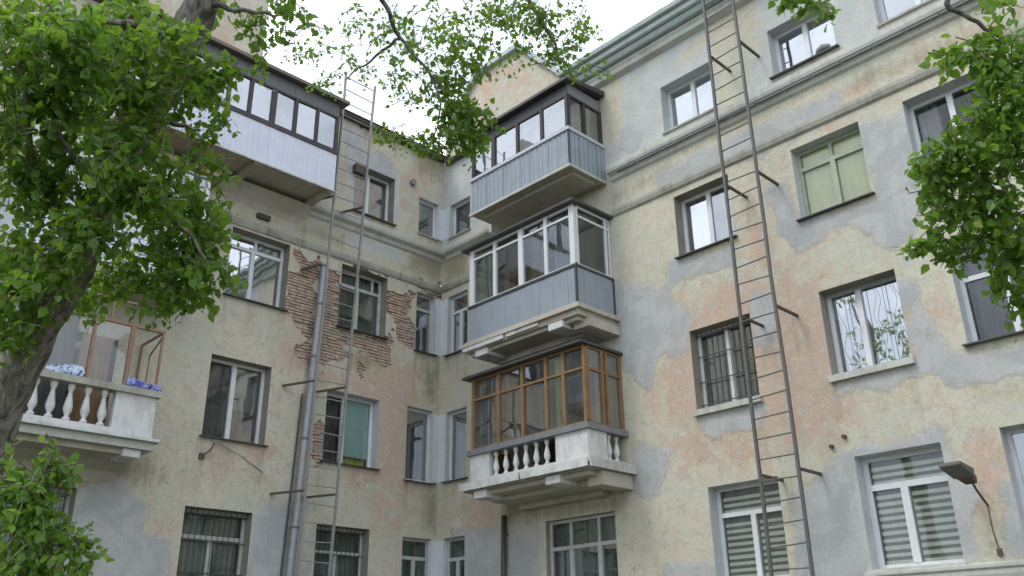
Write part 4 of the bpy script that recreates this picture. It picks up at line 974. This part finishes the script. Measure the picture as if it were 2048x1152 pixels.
D = 6.6
tp = lambda x, y, d=D: tuple(dep(x, y, d))
gb = dep(-120, 1250, D)
ttrunk = [((gb[0], gb[1], 0), .30), (tp(-140, 1250), .22), (tp(-58, 960), .18), (tp(8, 800), .165), (tp(66, 670), .155), (tp(142, 530), .14), (tp(222, 370), .13), (tp(290, 230), .135), (tp(350, 110), .125), (tp(405, 0), .115), (tp(455, -140, 6.7), .10), (tp(520, -330, 6.9), .08), (tp(570, -560, 7.1), .05)]
tlimbs = [([tp(150, 530), tp(110, 420, 6.4), tp(60, 300, 6.2), tp(40, 120, 6.0)], .05, .015), ([tp(222, 370), tp(300, 400, 6.3), tp(380, 470, 6.2), tp(420, 540, 6.3)], .03, .006),
          ([tp(290, 230), tp(330, 240, 6.5), tp(400, 260, 6.3)], .035, .01), ([tp(350, 110), tp(300, 60, 6.3), tp(200, 40, 6.1)], .05, .015),
          ([tp(88, 670), tp(40, 600, 6.3), tp(-30, 560, 6.1)], .04, .012), ([tp(455, -140, 6.7), tp(600, -160, 7.0), tp(755, -10, 7.3), tp(800, 75, 7.5), tp(860, 150, 7.6), tp(930, 240, 7.7)], .03, .006),
          ([tp(520, -330, 6.9), tp(760, -330, 7.4), tp(980, -120, 7.8), tp(1080, 40, 8.0), tp(1120, 110, 8.0)], .05, .008), ([tp(800, 75, 7.5), tp(740, 120, 7.7), tp(690, 160, 7.9)], .014, .005),
          ([tp(405, 0), tp(470, 20, 6.5), tp(560, 30, 6.6)], .03, .008), ([tp(222, 370), tp(160, 330, 6.3), tp(110, 250, 6.1)], .04, .01), ([tp(860, 150, 7.6), tp(880, 220, 7.6), tp(860, 290, 7.7)], .01, .005)]
tblobs = [(90, 90, 160, 120, 6.3, 170), (270, 80, 110, 110, 7.0, 95), (40, 290, 120, 140, 6.3, 135), (200, 250, 130, 100, 7.1, 95), (120, 200, 90, 80, 6.2, 50), (370, 190, 80, 70, 7.1, 50), (330, 130, 70, 70, 6.1, 26), (255, 290, 80, 60, 6.1, 34), (200, 410, 60, 60, 6.1, 22), (250, 180, 70, 60, 6.1, 30), (300, 400, 60, 50, 6.1, 18), (170, 120, 60, 60, 6.1, 22), (130, 500, 30, 40, 6.2, 7), (120, 60, 90, 40, 5.9, 26), (170, 470, 70, 60, 6.0, 30), (240, 350, 60, 60, 6.0, 22), (90, 560, 60, 50, 6.0, 20), (300, 210, 50, 50, 6.1, 14), (380, 90, 50, 40, 6.2, 8), (330, 60, 60, 50, 6.1, 16), (430, 330, 40, 30, 6.4, 8), (400, 150, 60, 40, 6.5, 24),
          (330, 430, 120, 85, 7.1, 85), (120, 390, 90, 80, 6.4, 55), (50, 520, 100, 85, 6.3, 75), (400, 545, 80, 50, 6.4, 46), (400, 440, 70, 70, 6.5, 34), (20, 640, 60, 60, 6.3, 34), (300, 550, 80, 50, 7.0, 40), (360, 490, 70, 50, 6.4, 24),
          (460, 140, 40, 25, 6.6, 10), (420, 20, 40, 30, 7.0, 8), (510, 30, 40, 30, 6.7, 8), (585, 30, 55, 42, 6.8, 14), (520, 100, 22, 36, 6.8, 5), (320, 330, 60, 60, 7.0, 24), (410, 275, 36, 24, 6.6, 6), (440, 240, 24, 16, 6.6, 3), (170, 600, 50, 40, 7.0, 14), (345, 600, 55, 28, 6.4, 16), (230, 560, 50, 40, 7.0, 18),
          # the far limb over the roofs
          (830, 85, 90, 60, 7.6, 36, .7), (930, 50, 130, 50, 7.8, 42, .66), (1090, 45, 100, 55, 8.0, 52, .68), (1140, 100, 50, 40, 8.0, 14, .66), (945, 120, 60, 50, 7.8, 40, .7), (925, 235, 60, 55, 7.7, 74, .78), (870, 288, 50, 20, 7.7, 24, .75), (945, 285, 30, 22, 7.7, 14, .75),
          (690, 120, 120, 80, 8.2, 30, .55), (820, 180, 55, 45, 7.8, 18, .66), (1010, 25, 90, 45, 7.9, 26, .66), (1075, 115, 70, 18, 7.9, 16, .7), (790, 268, 45, 16, 7.9, 12, .7), (895, 165, 50, 45, 7.7, 26, .72), (1165, 135, 50, 12, 8.0, 9, .66), (740, 40, 70, 40, 7.6, 12, .6), (620, 90, 50, 40, 7.6, 8, .6)]
tree('poplar_tree', 'large leaning poplar with a dark trunk filling the upper left', ttrunk, tlimbs, tblobs, M['leaf'], .066, 300, None, 11)
d = 6.4; gb = dep(2420, 1200, d)
rtrunk = [((gb[0], gb[1], 0), .20), (tuple(gb), .17), (tp(2400, 700, d), .14), (tp(2340, 300, d), .11), (tp(2300, -50, d), .09), (tp(2260, -350, d), .05)]
rlimbs = [([tp(2340, 300, d), tp(2160, 290, 6.3), tp(2040, 300, 6.2), tp(1930, 340, 6.1)], .035, .008), ([tp(2300, -50, d), tp(2150, -160, 6.4), tp(1900, -10, 6.3), tp(1945, 38, 6.3), tp(2005, 78, 6.3)], .03, .012),
          ([tp(2400, 700, d), tp(2200, 560, 6.3), tp(2040, 560, 6.2)], .03, .008), ([tp(2150, -160, 6.4), tp(1800, -190, 6.6), tp(1640, -60, 6.8), tp(1610, 20, 6.8)], .02, .005), ([tp(2040, 300, 6.2), tp(1930, 420, 6.2), tp(1840, 495, 6.2)], .012, .004)]
rblobs = [(1975, 110, 60, 50, 6.2, 28), (2010, 200, 60, 80, 6.1, 52), (1970, 290, 80, 80, 6.1, 62), (1880, 330, 50, 60, 6.2, 34), (1915, 400, 70, 60, 6.2, 46), (1990, 430, 80, 70, 6.1, 50), (2040, 330, 60, 100, 6.1, 40), (2025, 520, 45, 60, 6.2, 30),
          (2040, 600, 25, 40, 6.2, 10), (1850, 490, 30, 16, 6.2, 8), (1900, 110, 30, 25, 6.3, 7), (1910, 500, 40, 25, 6.2, 12), (1590, 5, 45, 22, 6.8, 12), (1640, 25, 22, 18, 6.8, 5), (2060, 120, 50, 60, 6.2, 24), (1985, 20, 40, 30, 6.3, 6)]
tree('poplar_tree', 'leafy poplar branches hanging in from the right edge', rtrunk, rlimbs, rblobs, M['leaf_lime'], .066, 220, None, 23)
d = 5.6; gb = dep(20, 1300, d)
strunk = [((gb[0], gb[1], 0), .05), (tuple(gb), .04), (tp(45, 1150, d), .03), (tp(80, 1020, d), .02), (tp(105, 900, d), .008)]
slimbs = [([tp(45, 1150, d), tp(110, 1090, 5.5), tp(190, 1085, 5.5)], .012, .004), ([tp(80, 1020, d), tp(30, 970, 5.5), tp(0, 950, 5.4)], .012, .004)]
sblobs = [(60, 1000, 70, 70, 5.5, 38), (110, 940, 35, 45, 5.6, 14), (40, 1090, 80, 60, 5.5, 34), (130, 1095, 70, 35, 5.5, 24), (60, 1150, 120, 30, 5.5, 26), (10, 960, 50, 60, 5.5, 18)]
tree('sapling', 'bright young sapling in the lower left corner', strunk, slimbs, sblobs, M['leaf_lime'], .058, 120, None, 31)

# the tree whose crown is mirrored in the large window
mt_ = [((4.6, -17.2, 0), .24), ((4.5, -17.0, 4), .2), ((4.4, -16.6, 8), .16), ((4.3, -16.3, 12), .1), ((4.2, -16.0, 15), .05)]
ml_ = [([(4.4, -16.6, 8), (5.0, -16.0, 10), (5.8, -15.4, 11.6)], .07, .02), ([(4.3, -16.3, 11), (3.8, -15.5, 13), (3.6, -15.0, 14.5)], .06, .02)]
mbl = [((5.6, -15.6, 11.8), 0, 1.1, 1.2, 0, 70), ((3.7, -15.2, 14.3), 0, 1.2, 1.1, 0, 60), ((4.4, -16.4, 15.8), 0, 1.0, .9, 0, 40), ((3.4, -17.2, 12.4), 0, 1.2, 1.2, 0, 50), ((5.8, -17.0, 9.6), 0, 1.1, 1.0, 0, 40)]
tree('poplar_tree', 'poplar mirrored in the large window with the scrolled grille', mt_, ml_, mbl, M['leaf'], .10, 0, None, 41)
